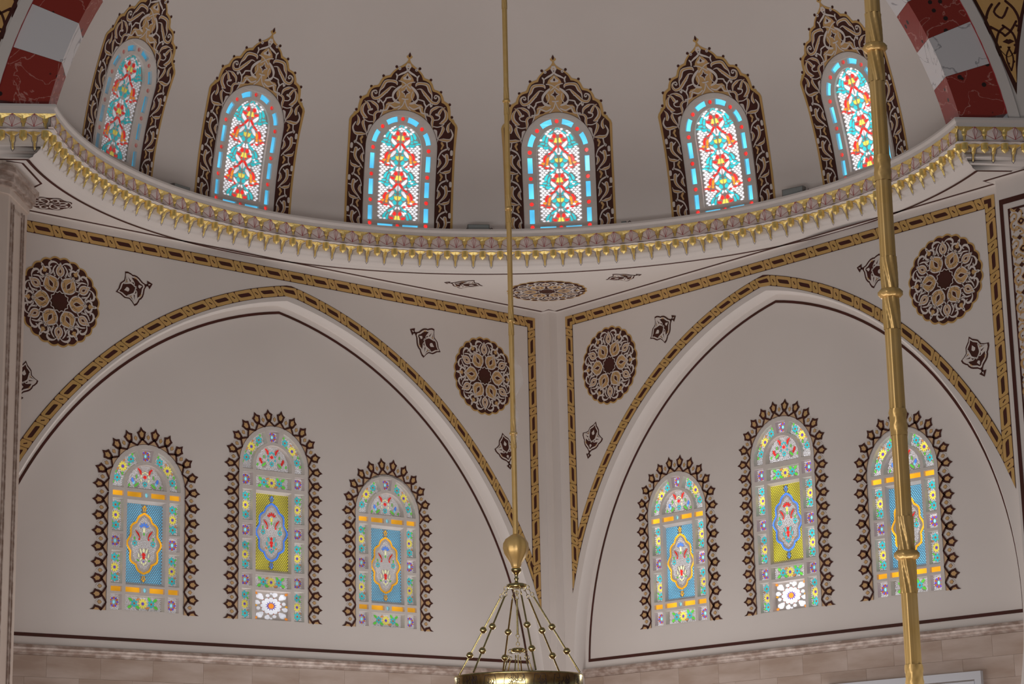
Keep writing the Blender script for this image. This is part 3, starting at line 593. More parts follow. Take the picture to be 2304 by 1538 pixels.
TR = {"rim":[[-13,3154],[8,3125],[19,3096],[46,3079],[40,3058],[13,3041],[15,3022],[37,2984],[91,2939],[154,2902],[208,2852],[243,2808],[256,2781],[307,2771],[357,2744],[388,2695],[409,2643],[432,2618],[487,2609],[533,2572],[563,2515],[576,2472],[599,2456],[645,2433],[674,2385],[688,2319],[695,2245],[708,2216],[745,2203],[758,2170],[794,2129],[812,2086],[804,1739],[811,595]],"field":[[-17,3015],[0,2980],[35,2938],[99,2906],[162,2867],[207,2820],[226,2782],[237,2753],[283,2743],[333,2718],[364,2670],[385,2617],[403,2595],[468,2583],[513,2547],[535,2494],[545,2438],[584,2428],[625,2389],[644,2332],[653,2258],[668,2210],[706,2175],[738,2139],[765,2114],[774,2085],[774,1742],[777,600]],"dots":[[173,2913],[353,2761],[519,2592],[665,2418],[713,2236]],"tan":[[-12,2866],[8,2837],[40,2822],[84,2773],[108,2725],[71,2686],[83,2625],[123,2576],[140,2529],[124,2474],[90,2430],[107,2388],[173,2408],[243,2402],[279,2362],[282,2316],[317,2240],[324,2175],[242,2231],[104,2282],[11,2307],[-9,2311]],"S":[[0,[26,40,20],[[-18,2894],[31,2850],[91,2819],[136,2792]]],[0,[26,30,22],[[169,2809],[151,2778],[157,2731]]],[0,[4,60,50,10],[[-17,2982],[-19,2936],[-20,2918],[-20,2899]]],[0,[18],[[-66,2615],[-13,2658],[53,2701],[119,2715]]],[1,[20,55,50,60,60,25,10],[[140,2658],[160,2694],[239,2702],[313,2683],[352,2606],[388,2548],[397,2469]]],[1,[8,22,50,60,55,50,40,30,22,16],[[157,2611],[218,2621],[263,2576],[335,2501],[398,2441],[472,2430],[506,2483],[489,2528],[443,2543],[428,2512]]],[0,[24],[[428,2512],[446,2497],[461,2510]]],[0,[30,45,45,30,50,30],[[75,2644],[129,2599],[178,2536],[185,2470],[146,2422],[80,2399]]],[0,[20,26,26,30,20,20,26,18],[[189,2470],[277,2450],[290,2417],[319,2369],[305,2310],[326,2230],[351,2163],[379,2134]]],[0,[14],[[105,2577],[88,2514],[119,2447],[182,2388],[274,2361]]],[0,[24],[[330,2377],[364,2411]]],[0,[20,45,10],[[378,2420],[394,2381],[411,2408]]],[1,[20,50,55,20,12],[[390,2262],[408,2325],[470,2366],[517,2382],[564,2378]]],[1,[14,50,70,65,10],[[572,2362],[622,2298],[628,2214],[580,2154],[537,2139]]],[1,[6,40,60,20],[[606,2377],[558,2349],[523,2288],[513,2252]]],[0,[40,24,18,16],[[481,2268],[536,2241],[520,2196],[450,2183]]],[1,[20,40,50,50,10],[[340,2247],[405,2238],[436,2194],[430,2139],[446,2055]]],[0,[18],[[452,2093],[517,2086],[578,2108],[607,2138]]],[1,[10,60,50,22,14],[[574,2118],[600,2065],[575,1989],[540,1927],[527,1864]]],[0,[20,60,50,20],[[469,2044],[492,2023],[500,1977],[522,1924]]],[1,[6,40,60,40],[[702,2166],[672,2118],[668,2063],[688,2016]]],[1,[20,30,34,60,60,10],[[712,2059],[748,1987],[727,1920],[680,1897],[614,1902],[540,1904]]],[0,[26,20,40],[[670,1870],[682,1809],[705,1779]]],[0,[24,20,40],[[673,1858],[681,1800],[702,1771]]],[0,[30,30,18,18],[[671,1770],[606,1734],[570,1674],[557,1618]]],[0,[50],[[748,1741],[750,1697]]],[0,[16,30],[[615,1692],[653,1658]]],[1,[70,60,50,26,16],[[678,1680],[691,1596],[664,1531],[604,1469],[564,1414]]],[0,[24,20],[[711,1619],[755,1624]]],[1,[30,60,20],[[574,1621],[587,1567],[558,1506]]],[2,[40,40],[[595,1860],[618,1825]]],[2,[30,30],[[618,1825],[597,1773]]],[1,[10,18,60,50,14,4],[[586,1448],[620,1426],[674,1431],[728,1448],[748,1480],[754,1509]]],[0,[24,20,40],[[683,1399],[691,1340],[712,1311]]],[0,[30,30,18,18],[[681,1310],[616,1274],[581,1214],[568,1157]]],[0,[50],[[758,1281],[760,1237]]],[0,[16,30],[[625,1232],[664,1197]]],[1,[70,60,50,26,16],[[688,1219],[701,1136],[676,1070],[616,1007],[575,952]]],[0,[24,20],[[721,1158],[765,1164]]],[1,[30,60,20],[[585,1160],[598,1106],[569,1045]]],[2,[40,40],[[605,1401],[628,1365]]],[2,[30,30],[[628,1365],[607,1314]]],[1,[10,18,60,50,14,4],[[589,992],[623,969],[677,975],[731,992],[751,1025],[756,1053]]],[0,[24,20,40],[[686,943],[694,884],[715,854]]],[0,[30,30,18,18],[[684,853],[620,816],[585,756],[572,698]]],[0,[50],[[762,824],[764,780]]],[0,[16,30],[[629,774],[667,739]]],[1,[70,60,50,26,16],[[692,762],[705,677],[680,611],[620,547],[580,491]]],[0,[24,20],[[725,700],[769,706]]],[1,[30,60,20],[[589,701],[602,646],[574,585]]],[2,[40,40],[[608,944],[631,908]]],[2,[30,30],[[631,908],[611,856]]]],"G":[["teal",[[162,1979],[194,1968],[228,1918],[221,1881],[196,1895],[182,1946]]],["teal",[[138,1955],[162,1932],[179,1890],[177,1861],[152,1863],[148,1907]]],["teal",[[195,1862],[230,1866],[261,1854],[245,1843],[200,1839]]],["teal",[[221,1816],[267,1834],[308,1817],[267,1815],[227,1797]]],["teal",[[187,1832],[178,1818],[160,1819],[152,1835],[161,1849],[179,1848]]],["teal",[[136,1810],[171,1803],[206,1809],[212,1787],[176,1764],[144,1778]]],["teal",[[113,1800],[127,1786],[101,1759],[87,1775]]],["red",[[27,1968],[52,1991],[79,1952],[56,1923],[26,1940]]],["red",[[65,1904],[132,1908],[112,1878],[74,1872]]],["red",[[36,1868],[53,1859],[47,1837],[32,1838]]],["white",[[131,1881],[138,1854],[114,1815],[81,1787],[53,1814],[76,1839]]],["white",[[74,1985],[102,1971],[123,1932],[101,1933]]],["yellow",[[18,1927],[37,1923],[43,1895],[58,1865],[16,1861]]],["red",[[15,1820],[40,1814],[79,1756],[61,1745],[16,1795]]],["red",[[81,1745],[152,1702],[142,1686],[81,1722]]],["red",[[161,1684],[199,1677],[229,1618],[217,1578],[198,1586],[192,1633]]],["orange",[[141,1660],[172,1634],[180,1574],[155,1574],[145,1614]]],["orange",[[189,1548],[180,1533],[162,1534],[154,1550],[163,1565],[181,1564]]],["orange",[[201,1571],[231,1577],[263,1569],[221,1545]]],["red",[[226,1532],[266,1548],[307,1536],[265,1531],[233,1513]]],["red",[[149,1508],[211,1510],[197,1487],[153,1490]]],["red",[[91,1478],[115,1501],[124,1489],[105,1468]]],["white",[[15,1786],[47,1745],[18,1704]]],["teal",[[63,1727],[43,1677],[22,1684],[44,1721]]],["white",[[60,1707],[95,1699],[128,1653],[137,1611],[105,1624],[62,1676]]],["teal",[[23,1646],[39,1663],[61,1652],[42,1638]]],["yellow",[[15,1637],[32,1625],[58,1630],[47,1591],[15,1576]]],["teal",[[74,1636],[92,1611],[130,1599],[107,1573],[72,1574],[63,1600]]],["teal",[[22,1545],[53,1574],[80,1548],[58,1508],[23,1513]]],["white",[[129,1559],[122,1527],[70,1489],[57,1491],[90,1534]]],["teal",[[42,1493],[70,1470],[63,1459],[38,1480]]],["white",[[14,1476],[28,1478],[42,1443],[31,1440],[13,1460]]],["teal",[[61,1444],[80,1457],[143,1420],[133,1397]]],["teal",[[154,1403],[187,1392],[221,1342],[214,1305],[188,1319],[175,1371]]],["teal",[[131,1379],[154,1356],[172,1314],[170,1285],[145,1287],[141,1331]]],["teal",[[188,1286],[223,1290],[254,1278],[238,1267],[194,1263]]],["teal",[[214,1240],[260,1258],[301,1241],[260,1239],[220,1221]]],["teal",[[181,1256],[171,1241],[154,1242],[145,1258],[154,1273],[172,1272]]],["teal",[[129,1234],[164,1227],[199,1233],[205,1210],[170,1187],[138,1201]]],["teal",[[107,1223],[120,1209],[94,1182],[81,1198]]],["red",[[19,1392],[44,1415],[72,1376],[49,1347],[18,1363]]],["red",[[58,1328],[125,1332],[105,1302],[67,1295]]],["red",[[29,1291],[46,1283],[41,1261],[25,1262]]],["white",[[124,1305],[131,1278],[107,1238],[75,1210],[46,1237],[69,1262]]],["white",[[66,1410],[95,1395],[116,1356],[94,1357]]],["yellow",[[11,1351],[30,1347],[36,1318],[51,1289],[9,1285]]],["red",[[8,1243],[34,1238],[73,1178],[55,1168],[9,1218]]],["red",[[75,1168],[146,1125],[136,1109],[74,1145]]],["red",[[155,1106],[193,1100],[224,1041],[212,1000],[193,1007],[186,1056]]],["orange",[[136,1082],[167,1057],[175,996],[150,996],[140,1036]]],["orange",[[184,970],[175,955],[157,956],[149,972],[158,987],[176,986]]],["orange",[[196,993],[226,999],[258,991],[216,967]]],["red",[[221,953],[261,970],[302,957],[261,952],[228,934]]],["red",[[144,929],[206,931],[193,908],[148,911]]],["red",[[86,899],[110,922],[120,910],[100,888]]],["white",[[9,1208],[41,1167],[12,1127]]],["teal",[[57,1150],[37,1099],[16,1106],[38,1143]]],["white",[[54,1130],[89,1122],[123,1075],[132,1033],[100,1046],[56,1098]]],["teal",[[18,1068],[34,1085],[56,1074],[37,1059]]],["yellow",[[9,1059],[27,1047],[52,1052],[42,1013],[10,997]]],["teal",[[68,1058],[87,1032],[125,1021],[102,995],[67,995],[58,1021]]],["teal",[[17,966],[48,995],[75,969],[53,929],[18,934]]],["white",[[124,981],[117,948],[66,909],[53,912],[86,955]]],["teal",[[37,914],[65,890],[59,880],[34,900]]],["white",[[9,896],[24,899],[38,863],[27,860],[9,880]]],["teal",[[59,864],[78,877],[141,840],[131,817]]],["teal",[[152,823],[185,812],[219,762],[212,724],[187,738],[173,790]]],["teal",[[129,799],[153,775],[171,733],[169,704],[144,706],[139,751]]],["teal",[[186,705],[221,709],[253,697],[237,685],[192,682]]],["teal",[[213,659],[259,676],[300,660],[259,657],[219,639]]],["teal",[[180,675],[170,660],[153,661],[144,677],[153,692],[171,691]]],["teal",[[128,652],[163,645],[198,651],[204,628],[169,605],[137,619]]],["teal",[[106,642],[120,627],[94,599],[80,616]]],["red",[[17,811],[42,834],[70,796],[47,766],[17,783]]],["red",[[57,747],[124,751],[104,720],[66,714]]],["red",[[28,710],[45,701],[40,679],[24,680]]],["white",[[123,724],[130,697],[106,656],[74,628],[46,655],[68,681]]],["white",[[64,829],[93,815],[114,776],[92,777]]],["yellow",[[9,770],[28,766],[34,737],[50,707],[8,703]]],["teal",[[6,2087],[42,2049],[34,2038],[5,2070]]],["teal",[[59,2038],[132,1990],[123,1977],[67,2011]]],["white",[[5,2047],[16,2036],[4,2024]]]],"inn":[[6,2085],[97,2080],[177,2035],[244,1977],[289,1893],[316,1790],[326,696],[8,688]]}
mm = lambda L: [(a / 1000, b / 1000) for a, b in L]
def scan(mb, inner, outer, v0, v1, h, mat, dv=0.012):
    v = v0
    while v < v1 - 1e-6:
        e = min(v + dv, v1); a0, a1, b0, b1 = inner(v), inner(e), outer(v), outer(e)
        if b0 > a0 + 1e-4 or b1 > a1 + 1e-4:
            for sg in (1, -1):
                k = max(1, int((max(b0, b1) - min(a0, a1)) / 0.13) + 1)
                for j in range(k):
                    q = [(sg * (a0 + (b0 - a0) * j / k), v), (sg * (a0 + (b0 - a0) * (j + 1) / k), v), (sg * (a1 + (b1 - a1) * (j + 1) / k), e), (sg * (a1 + (b1 - a1) * j / k), e)]
                    mb.quad(q, h, mat, fD)
        v = e
def prof(L):
    P = sorted(mm(L), key=lambda p: p[1])
    def f(v):
        best = 0.0
        Q = mm(L)
        for a, b in zip(Q, Q[1:]):
            if (a[1] - v) * (b[1] - v) <= 0 and a[1] != b[1]: best = max(best, a[0] + (b[0] - a[0]) * (v - a[1]) / (b[1] - a[1]))
        return best
    return f
rimf, fieldf, tanf = prof(TR['rim']), prof(TR['field']), prof(TR['tan'])
tlow = TR['tan'][-1][1] / 1000
mb = MB(); scan(mb, lambda v: max(fieldf(v), oside(v)), rimf, 0.45, 3.15, 0.004, goldp); mb.build
scan(mb, oside, lambda v: fieldf(max(v, .6)), 0.45, TR['field'][0][1] / 1000, 0.004, dark)
Q = mm(TR['tan']); tmax = Q[0][1]
def tin(v): return max(oside(v) - 0.0, 0)
scan(mb, tin, lambda v: max(tanf(v), 0) if v > 2.05 else 0, 2.06, tmax, 0.007, tan)
for c in mm(TR['dots']):
    for sg in (1, -1): mb.disc((sg * c[0], c[1]), .021, .004, dark, fD)
tip = TR['rim'][0][1] / 1000
mb.poly([(0, tip - .015), (.018, tip - .05), (.012, tip - .085), (-.012, tip - .085), (-.018, tip - .05)], .007, dark, fD)
DT = lambda x, y: ((x - 42) * 0.91e-3, tip - (y - 75) * 0.000915)
for pts, sc in (([(62, 630), (140, 722), (80, 822), (-10, 722)], 0),):
    c = (0, (DT(62, 725)[1])); dm = lambda k: [(0, c[1] + .088 * k), (.022 * k, c[1] + .03 * k), (.072 * k, c[1]), (.02 * k, c[1] - .03 * k), (0, c[1] - .085 * k), (-.02 * k, c[1] - .03 * k), (-.072 * k, c[1]), (-.022 * k, c[1] + .03 * k)]
    mb.poly(dm(1), .009, line_m, fD); mb.poly(dm(.62), .011, dark, fD)
c = DT(50, 490); mb.poly([(0, c[1] + .065), (.02, c[1] + .02), (.065, c[1] - .01), (.05, c[1] - .035), (-.05, c[1] - .035), (-.065, c[1] - .01), (-.02, c[1] + .02)], .009, line_m, fD); mb.poly([(0, c[1] + .03), (.018, c[1] - .005), (0, c[1] - .024), (-.018, c[1] - .005)], .011, dark, fD)
c = DT(45, 310); mb.poly([(0, c[1] + .045), (.045, c[1] - .01), (.03, c[1] - .03), (-.03, c[1] - .03), (-.045, c[1] - .01)], .009, line_m, fD); mb.poly([(0, c[1] + .01), (.018, c[1] - .012), (-.018, c[1] - .012)], .011, tanp, fD)
for c, r in ((DT(180, 362), .022), (DT(360, 740), .025)):
    for sg in (1, -1): mb.disc((sg * c[0], c[1]), r, .009, line_m, fD); mb.stroke([(sg * (c[0] - .012), c[1]), (sg * c[0], c[1] - .008), (sg * (c[0] + .005), c[1] + .008)], .005, .011, dark, fD)
c = DT(65, 830); mb.stroke([(-.042, c[1]), (0, c[1] - .006), (.042, c[1])], .02, .012, line_m, fD); mb.stroke([(.0, c[1] - .01), (-.03, c[1] - .1), (-.09, c[1] - .16)], .016, .010, line_m, fD); mb.stroke([(.0, c[1] - .01), (.03, c[1] - .1), (.09, c[1] - .16)], .016, .010, line_m, fD)
for sg in (1, -1):
    mb.stroke([(sg * a, b) for a, b in (DT(120, 950), DT(200, 985), DT(290, 950), DT(330, 1030), DT(430, 1045))], .02, .010, line_m, fD)
    mb.poly([(sg * a, b) for a, b in (DT(215, 1000), DT(280, 975), DT(310, 1030), DT(250, 1020))], .009, dark, fD)
for tn, wd, pts in TR['S']:
    wd = [x * 0.00081 for x in wd]
    for sg in (1, -1):
        P = [(sg * a, b) for a, b in mm(pts)]
        P = [p for p in P if p[1] > .47]
        if len(P) < 2: continue
        if tn == 2: mb.stroke(P, wd, .009, tan, fD); continue
        mb.stroke(P, wd, .010, line_m, fD)
        if tn == 1 and max(wd) > .03: mb.stroke([(a + sg * .004, b) for a, b in P], [x * .5 if x > .03 else .001 for x in wd], .012, tan, fD)
# thin dark outline of the arch
ol = [(OH, 0.45), (OH, 1.1), (OH, OSP)] + [(OH * cos(pi * i / 30), OSP + (OTOP - OSP) * sin(pi * i / 30)) for i in range(1, 30)] + [(-OH, OSP), (-OH, 1.1), (-OH, 0.45)]
mb.stroke(ol, .006, .013, dark, fD, smooth=1)
surround_me = mb.mesh('painted_surround')
# plaster grille of the dome windows
HD = -0.045
bars = []; rounds = []; RB = 0.415
def arcbar(a0, a1, r0, r1, n=5):
    f = lambda t, r: (r * cos(radians(t)), OSP - .02 + r * 1.06 * sin(radians(t)))
    return [f(a0 + (a1 - a0) * i / n, r1) for i in range(n + 1)] + [f(a1 + (a0 - a1) * i / n, r0) for i in range(n + 1)]
for a in (68, 22.5, 112, 157.5): bars.append(arcbar(a - 11.5, a + 11.5, RB - .037, RB + .037))
for a in (90, 45, 0, 135, 180): rounds.append((RB * cos(radians(a)), OSP - .02 + RB * 1.06 * sin(radians(a))))
for sg in (1, -1):
    for k in range(3):
        vc = 1.537 - 0.374 * k; x = sg * (RB + .003)
        ht = .113 if k < 2 else .105
        bars.append([(x - .036, vc - ht), (x + .036, vc - ht), (x + .036, vc + ht), (x - .036, vc + ht)]); rounds.append((x, vc - 0.19 if k < 2 else vc - .155))
    bars.append([(sg * .07, .595), (sg * .305, .595), (sg * .305, .64), (sg * .07, .64)])
rounds.append((0, .617))
IH, IT = 0.318, 2.085
inn = [(-IH, .70), (IH, .70), (IH, 1.3), (IH, 1.70)] + [(IH * cos(pi * i / 24), 1.70 + (IT - 1.70) * sin(pi * i / 24)) for i in range(1, 24)] + [(-IH, 1.70), (-IH, 1.3)]
mb = MB(); out = [(a, b) for a, b in ol]
def dense(L, d=.12):
    O = []
    for i in range(len(L)):
        a, b = L[i], L[(i + 1) % len(L)]; k = max(1, int(hypot(b[0] - a[0], b[1] - a[1]) / d))
        O += [(a[0] + (b[0] - a[0]) * j / k, a[1] + (b[1] - a[1]) * j / k) for j in range(k)]
    return O
def circ(c, r, n=12): return [(c[0] + r * cos(2 * pi * i / n), c[1] + r * sin(2 * pi * i / n)) for i in range(n)]
holes = [dense(b) for b in bars] + [circ(c, .031) for c in rounds] + [dense(inn)]
mb.poly(dense(out), 0.0, grille_m, fD, holes)
for hle in holes: mb.ext(hle, 0.0, HD, grille_m, fD, .985, caps=False)
mb.ext(dense(out), 0.0, HD - .02, grille_m, fD, 1.0, caps=False)
fr = [(a * 1.04, b * 1.0) for a, b in inn]
for v0 in [0.45 + .06 * i for i in range(31)]:      # closing sheet behind
    v1 = min(v0 + .06, OTOP); 
    if v1 > v0:
        for a, b in ((-1, -.5), (-.5, 0), (0, .5), (.5, 1)): mb.quad([(a * oside(v0), v0), (b * oside(v0), v0), (b * oside(v1), v1), (a * oside(v1), v1)], HD - .008, grille_m, fD)
grille_me = mb.mesh('grille')
def pane(name, pts, c, h=HD, dens=0, lv=1.0):
    m = MB(); m.ext(dense(pts, .08) if dens else pts, h - .006, h, glass(c, lv), fD, 1.0); return (name, m.mesh(name))
panes = [pane('bar_pane', [(a, b) for a, b in q], 'blue', dens=1) for q in bars] + [pane('round_pane', circ(c, .030, 10), 'red') for c in rounds]
motif = []
for c, pts in TR['G']:
    P = mm(pts)
    if c == 'yellow' or min(abs(p[0]) for p in P) < .003 and c in ('white', 'teal', 'red'):
        P = [(0.0 if abs(p[0]) < .004 else p[0], p[1]) for p in P]
    for sg in (1, -1):
        q = [(sg * a, b) for a, b in P]; motif.append(q)
        if min(b for a, b in q) > .70: panes.append(pane({'teal': 'leaf_pane', 'orange': 'leaf_pane', 'yellow': 'flower_heart_pane', 'red': 'petal_pane', 'white': 'clear_pane'}[c], q, c, h=HD + .004))
lat = MB(); dx, dy = .0555, .0295; j = 0; v = .722
gm = glass('white', 1.0)
big = [(min(a for a, b in q) - .012, max(a for a, b in q) + .012, min(b for a, b in q) - .008, max(b for a, b in q) + .008, q) for q in motif]
while v < IT - .01:
    u = -.3 + (dx / 2 if j % 2 else 0)
    while u < .305:
        lim = IH - .018 if v < 1.70 else (IH - .018) * sqrt(max(0, 1 - ((v - 1.70) / (IT - 1.71)) ** 2))
        if abs(u) < lim:
            ok = True
            for x0, x1, y0, y1, q in big:
                if x0 < u < x1 and y0 < v < y1:
                    if any(inside((u + a, v + b), q) for a, b in ((0, 0), (.017, 0), (-.017, 0), (0, .011), (0, -.011))): ok = False; break
            if ok and abs(u) < .17 and any(abs(v - vv) < .12 for vv in (0.72, 1.00, 1.285, 1.57, 1.85)) and hypot(u / .16, min(abs(v - vv) for vv in (0.72, 1.00, 1.285, 1.57, 1.85)) / .16) < .8: ok = False
            if ok: lat.quad([(u - .024, v), (u - .014, v + .012), (u, v + .016), (u + .014, v + .012), (u + .024, v), (u, v - .013)], HD, gm, fD)
        u += dx
    v += dy; j += 1
lat_me = lat.mesh('lattice')
def place_level(o, lv):
    for sl in o.material_slots:
        if sl.material and sl.material.name.startswith('glass_'):
            nm = sl.material.name.split('_')[1]; base = int(sl.material.name.split('_')[2]) / 100
            sl.link = 'OBJECT'; sl.material = glass(nm, base * lv)
wl_ = ['leftmost window of the half dome, seen edge-on, its lattice greyish', 'second window from the left in the half dome, left of the long wall light', 'third window from the left in the half dome, left of the thin chandelier rod',
       'fourth window from the left in the half dome, just right of the thin chandelier rod', 'fifth window from the left in the half dome, left of the grey floodlight on the right', 'sixth, rightmost window of the half dome, partly behind the thick brass rod']
LV = [0.32, 0.85, 1.05, 1.15, 1.35, 1.35]
nwin = 0
for k in range(6):
    a = radians(WAZ[k]); nwin += 1
    base = DC + Vector((cos(a) * DR * cos(VB / DR), sin(a) * DR * cos(VB / DR), DR * sin(VB / DR)))
    e = empty('window_%d' % nwin, base, a - pi / 2); tag(e, 'arched stained-glass ' + wl_[k], 'window', 'stained-glass windows round the half dome', 'structure')
    for nm, me in [('painted_surround', surround_me), ('grille', grille_me), ('lattice', lat_me)] + panes:
        o = bpy.data.objects.new(nm, me); COL.objects.link(o); o.parent = e
        if nm == 'lattice': o['kind'] = 'stuff'
        if nm not in ('painted_surround', 'grille'): place_level(o, LV[k])
# ------------------------------------------------------------------ lower windows
fW = lambda u, z, h: Vector((u, -h, z))
def cellplate(mb, top, cells, depth):
    zt = top - ZB; out = [(a, b - ZB) for a, b in outline(top)]
    mb.poly(out, 0.0, grille_m, fW, cells)
    for c in cells:
        mb.ext(c, 0.0, -depth, grille_m, fW, .93, caps=False)
    q = [(a, b) for a, b in out]; mb.poly(q, -depth, grille_m, fW)
def rect(x0, x1, z0, z1): return [(x0, z0), (x1, z0), (x1, z1), (x0, z1)]
def arccell(cz, a0, a1, r0, r1, n=6):
    n = max(2, int(n)); P = [(r1 * cos(radians(a0 + (a1 - a0) * i / n)), cz + r1 * sin(radians(a0 + (a1 - a0) * i / n))) for i in range(n + 1)]
    return P + [(r0 * cos(radians(a1 + (a0 - a1) * i / n)), cz + r0 * sin(radians(a1 + (a0 - a1) * i / n))) for i in range(n + 1)]
DP = 0.06
def petals(mb, c, r, n, rp, lp, mat, h, rot=0.0, sx=1.0):
    for k in range(n):
        t = rot + 2 * pi * k / n; cx, cy = c[0] + r * cos(t) * sx, c[1] + r * sin(t)
        mb.quad([(cx + lp * cos(t) * cos(a) * sx - rp * sin(t) * sin(a) * sx, cy + lp * sin(t) * cos(a) + rp * cos(t) * sin(a)) for a in [pi * j / 3 for j in range(6)]], h, mat, fW)
def lower_window(name, top, tall):
    """returns a list of (part name, mesh, stuff?)"""
    parts = []; zt = top - ZB; sp = zt - HW; L = lambda c, k=1.0: glass(c, round(k, 2)); H = -DP + .004
    SI, SO, CI_ = .352, .522, .300
    if tall: side = [(0.0, .425, 'p'), (.467, .633, 's'), (.685, 1.106, 'p'), (1.151, 1.316, 's'), (1.365, 1.791, 'p'), (1.851, 2.027, 's')]; mid = [(-.027, .412, 'star'), (.454, .618, 'f'), (.664, 1.793, 'main'), (1.836, 2.0, 'f')]; arch0 = 2.075
    else: side = [(.022, .223, 's'), (.362, .79, 'p'), (.831, 1.017, 's'), (1.046, 1.479, 'p')]; mid = [(.025, .218, 'f'), (.354, 1.474, 'main')]; arch0 = sp - .01
    cells = []; 
    for z0, z1, k in side:
        z0 = max(z0, .012)
        for sg in (1, -1): cells.append(rect(min(sg * SI, sg * SO), max(sg * SI, sg * SO), z0, z1))
    for z0, z1, k in mid: cells.append(rect(-CI_, CI_, max(z0, .012), z1))
    amber = [] if tall else [(.258, .327), (1.515, 1.585)]
    for z0, z1 in amber:
        for x0, x1 in ((-SO, -SI), (-CI_, -.065), (.065, CI_), (SI, SO)): cells.append(rect(x0, x1, z0, z1))
        cells.append([(.03 * cos(2 * pi * i / 12), (z0 + z1) / 2 + .034 * sin(2 * pi * i / 12)) for i in range(12)])
    cz = max(arch0, sp - .02) ; zl = arch0
    ring_l = [(SI + .0, zl), (SO, zl)] + [p for p in arccell(sp, 3, 72, .36, .525)[:7]] + [p for p in arccell(sp, 3, 72, .36, .525)[7:]]
    cells.append(ring_l); cells.append(mir(ring_l)[::-1]); key = arccell(sp, 80, 100, .36, .525, 3); cells.append(key)
    lun = [(-.305, zl), (.305, zl)] + [(.305 * cos(pi * i / 16), max(sp, zl) + .02 + .30 * sin(pi * i / 16)) for i in range(17)]
    cells.append(lun)
    mb = MB(); cellplate(mb, top, cells, DP); parts.append(('grille', mb.mesh('grille'), 0))
    dots = MB(); dm = L('white', .9)
    busy = []
    def flower(c, kind, s=1.0, sx=1.0):
        m = MB()
        if kind == 'daisy': petals(m, c, .036 * s, 6, .0155 * s, .021 * s, L('teal', .95), H, .5, sx); m.disc(c, .012 * s, H, L('rust', .8), fW, 8); R = .055
        elif kind == 'sun': petals(m, c, .044 * s, 10, .0125 * s, .022 * s, L('yellow', .95), H, 0, sx); m.disc(c, .016 * s, H, L('violet', .9), fW, 8); R = .062
        else:
            for q, cc in ((0, 'violet'), (1, 'rust')): petals(m, c, .054 * s, 6, .012, .016, L(cc, .9), H, q * pi / 6, sx)
            petals(m, c, 0, 1, .018 * s, .024 * s, L('cyan', 1.1), H, pi / 2, sx); R = .065
        busy.append((c[0], c[1], R * s)); parts.append(('flower_pane', m.mesh('flower_pane'), 0))
    def leaf(c, ang, ln, wd, col='green', lv=.9):
        m = MB(); ca, sa = cos(ang), sin(ang); P = [(0, 0), (.35, .42), (.75, .3), (1, 0), (.7, -.3), (.3, -.35)]
        m.quad([(c[0] + (a - .5) * ln * ca - b * wd * sa, c[1] + (a - .5) * ln * sa + b * wd * ca) for a, b in P], H, L(col, lv), fW)
        busy.append((c[0], c[1], ln * .45)); parts.append(('leaf_pane', m.mesh('leaf_pane'), 0))
    sc = (SI + SO) / 2
    for z0, z1, k in side:
        z0 = max(z0, .012); zc = (z0 + z1) / 2
        for sg in (1, -1):
            x = sg * sc
            if k == 's': flower((x, zc), 'star', 1.0)
            else:
                d = (z1 - z0) * .31; flower((x, zc), 'sun', .95); flower((x - .006, zc + d), 'daisy', 1.0); flower((x + .006, zc - d), 'daisy', 1.0)
                for a, b, t in ((.052, d + .02, 1.0), (.045, d - .045, -1.0), (-.05, -d + .05, 2.2), (-.05, -d - .02, 4.0)): leaf((x + a, zc + b), t, .045, .028)
                for a, b, t in ((-.05, .09, 1.2), (.05, -.09, 1.2)): leaf((x + a, zc + b), t, .05, .014, 'orange', .6)
    for z0, z1, k in mid:
        z0 = max(z0, .012); zc = (z0 + z1) / 2
        if k == 'f':
            flower((0, zc), 'sun', 1.05); flower((-.13, zc), 'daisy', .95); flower((.13, zc), 'daisy', .95)
            for a, b, t in ((-.19, .05, 2.6), (-.20, -.045, 3.6), (-.075, -.05, -.5), (.19, .05, .6), (.20, -.045, -.5), (.10, .06, 2.2)): leaf((a, zc + b), t, .075, .045, 'green', 1.0)
            for a, b, t in ((-.07, .055, .3), (.07, -.055, .3)): leaf((a, zc + b), t, .07, .02, 'orange', .8)
        if k == 'star':
            hz = (z1 - z0) / 2; m2 = lambda a, b: (a * (CI_ - .025), zc + b * (hz - .018))
            back = MB(); 
            def tri(name, cc, P, lv):
                P = [m2(max(-1, min(1, a)), max(-1, min(1, b))) for a, b in P]
                if len(set(P)) < 3: return
                m = MB(); m.quad(P, H, L(cc, lv), fW); parts.append((name, m.mesh(name), 0))
            star = [((.34 if i % 2 == 0 else .16) * cos(pi * i / 12 + pi / 12), (.34 if i % 2 == 0 else .16) * sin(pi * i / 12 + pi / 12)) for i in range(24)]
            m = MB(); m.quad([m2(a, b) for a, b in star], H - .001, L('violet', .9), fW); parts.append(('star_pane', m.mesh('star_pane'), 0))
            m = MB(); m.quad([m2(.17 * cos(t), .2 * sin(t)) for t in [2 * pi * i / 14 for i in range(14)]], H + .001, L('orange', 1.2), fW); parts.append(('round_pane', m.mesh('round_pane'), 0))
            def pet(t, r0, r1, wd, cc, lv, ox=0, oy=0):
                P = [(r0, 0), (r0 + (r1 - r0) * .55, wd), (r0 + (r1 - r0) * .9, wd * .7), (r1, 0), (r0 + (r1 - r0) * .9, -wd * .7), (r0 + (r1 - r0) * .55, -wd)]
                tri('petal_pane', cc, [(ox + x * cos(t) - y * sin(t), oy + x * sin(t) + y * cos(t)) for x, y in P], lv)
            for q in range(12): pet(2 * pi * q / 12, .22, .64, .15, 'white', 1.15)
